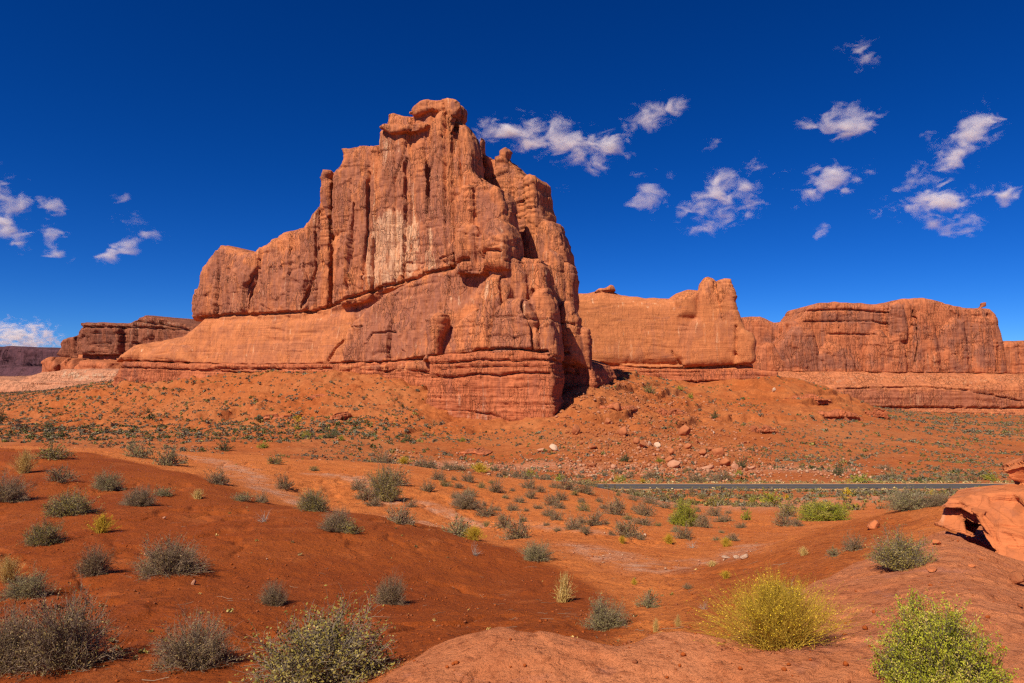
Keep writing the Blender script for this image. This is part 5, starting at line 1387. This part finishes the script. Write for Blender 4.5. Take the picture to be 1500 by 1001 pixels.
# random boulders of the talus: 130 objects, then rubble
def talus_pts(n, seed):
    rs = np.random.RandomState(seed); U, Dd = [], []
    while len(U) < n:
        u = rs.uniform(815, 1140); d = rs.uniform(150, 345)
        c = 960 - .35 * (d - 200); w = np.exp(-((u - c) / (110 + .3 * (345 - d))) ** 2)
        if rs.rand() < w: U.append(u); Dd.append(d)
    return np.array(U), np.array(Dd), rs
bu, bd, rs = talus_pts(140, 3)
for i in range(len(bu)):
    x = (bu[i] - 750) / 1000 * bd[i]; z = float(full_h(x, bd[i])[0])
    w = .7 + 2.2 * rs.rand() ** 3
    o = link('boulder', stone(rs.randint(6), [M_BOULD, M_BOULD, M_BOULD, M_BOULDP, M_BOULD][rs.randint(5) if rs.rand() < .5 else 0]))
    o.location = (x, bd[i], z - .15 * w); o.scale = (w, w * rs.uniform(.7, 1), w * rs.uniform(.7, 1.1)); o.rotation_euler = (rs.uniform(-.4, .4), rs.uniform(-.4, .4), rs.rand() * 6.28)
    tag(o, 'small fallen boulder strewn over the talus slope between the butte and the road', 'boulder', GB)
def rubble(name, X, Y, size, mats, seed, sub=1, sink=.2):
    P, F = stone_mesh(seed, sub, 7)
    rs = np.random.RandomState(seed); n = len(X)
    Z = full_h(X, Y)
    a = rs.rand(n) * 6.28; c, s_ = np.cos(a)[:, None], np.sin(a)[:, None]
    st = 1 + rs.uniform(-.35, .35, (n, 3))
    V = np.empty((n, len(P), 3))
    px, py, pz = P[None, :, 0] * st[:, :1], P[None, :, 1] * st[:, 1:2], P[None, :, 2] * st[:, 2:]
    V[:, :, 0] = (px * c - py * s_) * size[:, None] + X[:, None]; V[:, :, 1] = (px * s_ + py * c) * size[:, None] + Y[:, None]
    V[:, :, 2] = (pz - sink * .5) * size[:, None] + Z[:, None]
    Q = (F[None] + (np.arange(n) * len(P))[:, None, None]).reshape(-1, 3)
    o = link(name, mesh_np(name, V.reshape(-1, 3), Q, mats, False, None, np.repeat(rs.randint(0, len(mats), n), len(F)))); tag(o, kind='stuff')
def plain_stone(nm, c):
    t = NT(nm); p = t.pos(); return t.out(t.mix(t.rng(t.noise(p, 3, 4), .3, .7), c, tuple(q * .7 for q in c)))
R1 = plain_stone('rubble_red', (.42, .14, .055)); R2 = plain_stone('rubble_pink', (.5, .22, .12)); R3 = plain_stone('rubble_brown', (.30, .09, .035)); R5 = plain_stone('clod_red', (.36, .08, .016)); R4 = plain_stone('rubble_pale', (.52, .30, .18))
tu, td, rs = talus_pts(5200, 8)
rubble('talus_rubble', (tu - 750) / 1000 * td, td, .3 + 1.0 * rs.rand(len(tu)) ** 2.5, [R1, R1, R3, R2], 31)
rs = np.random.RandomState(44)
# scree along the left talus and the wash
n = 2600; u = rs.uniform(150, 1500, n); d = rs.uniform(150, 330, n); x = (u - 750) / 1000 * d
rubble('scree', x, d, .2 + .7 * rs.rand(n) ** 4, [R1, R3, R2, R3], 32)
n = 1500; u = rs.uniform(560, 1300, n); d = rs.normal(165, 14, n).clip(139, 210); x = (u - 750) / 1000 * d
rubble('wash_stones', x, d, .2 + .7 * rs.rand(n) ** 3, [R2, R4, R4, R2], 33)
# grit and clods near the camera
n = 42000; d = 3.2 * np.power(45 / 3.2, rs.rand(n)); u = rs.uniform(-250, 1750, n); x = (u - 750) / 1000 * d
dn = fbm2(x * .9, d * .9, 3, 55); on = inpoly(x, d, BENCH)
kp = (rs.rand(n) < np.where(on, .12, .35 + .9 * dn)); x, d = x[kp], d[kp]
rubble('soil_clods', x, d, (.008 + .026 * rs.rand(len(x)) ** 5) * (1 + .02 * d), [R5, R3, R3, R5], 34)
n = 1600; d = 10 * np.power(45 / 10, rs.rand(n)); u = rs.uniform(200, 1100, n); x = (u - 750) / 1000 * d
pm = np.zeros(n)
for pts, w in PALE[:8]: pm = np.maximum(pm, sstep(w * 1.6, w * .3, segdist(x, d, pts)))
kp = rs.rand(n) < pm + .05; x, d = x[kp], d[kp]
rubble('pale_gravel', x, d, .015 + .05 * rs.rand(len(x)) ** 3, [R4, R2], 35)

# ---- reflector posts beside the road
t = NT('brown_post'); M_POST = t.out((.10, .05, .035)); t = NT('white_reflector'); M_REF = t.out((.75, .75, .72))
def post(u, label):
    y = 135.2; x = (u - 750) / 1000 * y; z = float(full_h(x, y)[0])
    root = bpy.data.objects.new('marker_post', None); COL.objects.link(root); root.location = (x, y, z); tag(root, label, 'post', 'marker posts beside the road')
    def box(nm, sx, sy, z0, z1, yo, mat):
        V = np.array([(a * sx, b * sy + yo, c) for c in (z0, z1) for (a, b) in ((-1, -1), (1, -1), (1, 1), (-1, 1))])
        Q = np.array([(3, 2, 1, 0), (4, 5, 6, 7), (0, 1, 5, 4), (1, 2, 6, 5), (2, 3, 7, 6), (3, 0, 4, 7)])
        link(nm, mesh_np(nm, V, Q, mat), root)
    box('stake', .06, .03, -.3, 1.55, 0, M_POST); box('reflector', .045, .008, 1.3, 1.48, -.039, M_REF)
post(889, 'thin brown marker post by the road near its left end'); post(1057, 'thin brown marker post by the road below the boulders and juniper')

# ---------------------------------------------------------------- clouds (volumes far behind the rocks)
def cloud_material():
    m = bpy.data.materials.new('cloud_vapour'); m.use_nodes = True
    n = m.node_tree.nodes; l = m.node_tree.links
    n.remove(n['Principled BSDF'])
    t = NT.__new__(NT); t.m = m; t.n = n; t.l = l
    pv = n.new('ShaderNodeVolumePrincipled'); l.new(pv.outputs[0], n['Material Output'].inputs['Volume'])
    pv.inputs['Color'].default_value = (1.0, .985, .99, 1); pv.inputs['Anisotropy'].default_value = -.1
    oc = n.new('ShaderNodeTexCoord').outputs['Object']
    ln = n.new('ShaderNodeVectorMath'); ln.operation = 'LENGTH'; l.new(oc, ln.inputs[0])
    r = ln.outputs['Value']
    p = t.pos()
    a = t.noise(t.scale(p, .85, 1, 1.5), 0.0105, 7, .62, .45)
    b = t.noise(p, 0.0032, 2, .5)
    e = t.math('SUBTRACT', 1.0, t.math('POWER', r, 1.3))
    s = t.math('ADD', t.math('MULTIPLY', t.math('SUBTRACT', a, .5), 6.2), t.math('MULTIPLY', t.math('SUBTRACT', b, .5), 2.0))
    oi = n.new('ShaderNodeObjectInfo')
    s = t.math('ADD', s, t.math('MULTIPLY', e, 1.5))
    s = t.math('SUBTRACT', s, 1.0)
    d = t.rng(s, 0.0, 1.6, 0, .028)
    d = t.math('MULTIPLY', d, t.rng(r, .80, 1.0, 1, 0))
    l.new(d, pv.inputs['Density'])
    return m
M_CLOUD = cloud_material()
def cloud(u, v, w, h, tilt, label, group='small clouds in the blue sky', name='cloud', D=3200.0):
    bm = bmesh.new(); bmesh.ops.create_icosphere(bm, subdivisions=3, radius=1.0)
    me = bpy.data.meshes.new('cloud'); bm.to_mesh(me); bm.free(); me.materials.append(M_CLOUD)
    o = link(name, me)
    o.location = ((u - 750) / 1000 * D, D, (HZ - v) / 1000 * D)
    o.scale = (w * .92 * D / 1000, max(w, h) * .30 * D / 1000, h * 1.0 * D / 1000)
    o.rotation_euler = (0, math.radians(tilt), 0)
    tag(o, label, 'cloud', group)
for c in [
 (815,206,150,42,10,'long white cloud right of the butte top, the widest in the sky'), (738,196,76,26,-2,'thin wispy cloud trailing against the right of the butte top'), (895,215,66,30,14,'right end puff of the long cloud beside the butte'),
 (890,246,36,18,0,'faint shred hanging below the long cloud'), (947,174,84,34,-28,'wispy rising shred right of the long cloud'), (950,283,46,44,20,'round ragged puff left of the big tilted one'),
 (1078,284,112,54,-28,'big tilted white cloud in the middle of the right sky'), (1238,181,96,38,-2,'white cloud with a hooked right end, high in the right sky'), (1291,172,28,24,-40,'small hook at the right end of a high cloud'),
 (1262,80,54,34,-20,'topmost small ragged cloud at the upper right'), (1218,264,92,36,-24,'slim rising cloud above the right mesa'), (1402,216,130,46,-42,'long diagonal cloud rising to the right edge'),
 (1378,294,124,30,-8,'flat-bottomed cloud under the diagonal one'), (1473,290,42,18,-20,'small streak at the right end of the flat-bottomed cloud'), (1400,330,60,24,0,'small peaked cloud low over the mesa end'),
 (998,316,20,16,-20,'tiny puff left of the big tilted cloud'), (822,277,24,16,-10,'tiny puff under the long cloud'), (1206,336,20,24,20,'faint tiny shred over the mesa'), (1360,195,20,20,-40,'tiny shred left of the diagonal cloud'), (1333,268,36,18,-20,'faint shred left below the diagonal cloud'),
 (1042,210,46,18,-30,'faint broken wisp above the big tilted cloud'), (977,258,34,16,20,'faint wisp above the round ragged puff'),
 (6,300,56,100,-20,'tall ragged cloud cut by the left edge'), (22,335,44,36,0,'puff at the foot of the tall cloud by the left edge'), (78,308,56,24,24,'slanting cloud right of the tall one at left'), (78,350,40,66,-24,'faint ragged column below the slanting cloud at left'),
 (203,335,62,28,26,'slanting puff, upper one of the pair left of the butte'), (178,366,56,26,-24,'curved wisp, lower one of the pair left of the butte'), (172,289,26,12,5,'tiny cloud above the pair left of the butte'), (44,318,16,36,0,'thin faint shred beside the tall cloud at left')]:
    cloud(*c)
cloud(20, 500, 110, 46, 5, 'white cumulus bank resting on the far left horizon', None, 'cloud', 9000.0)
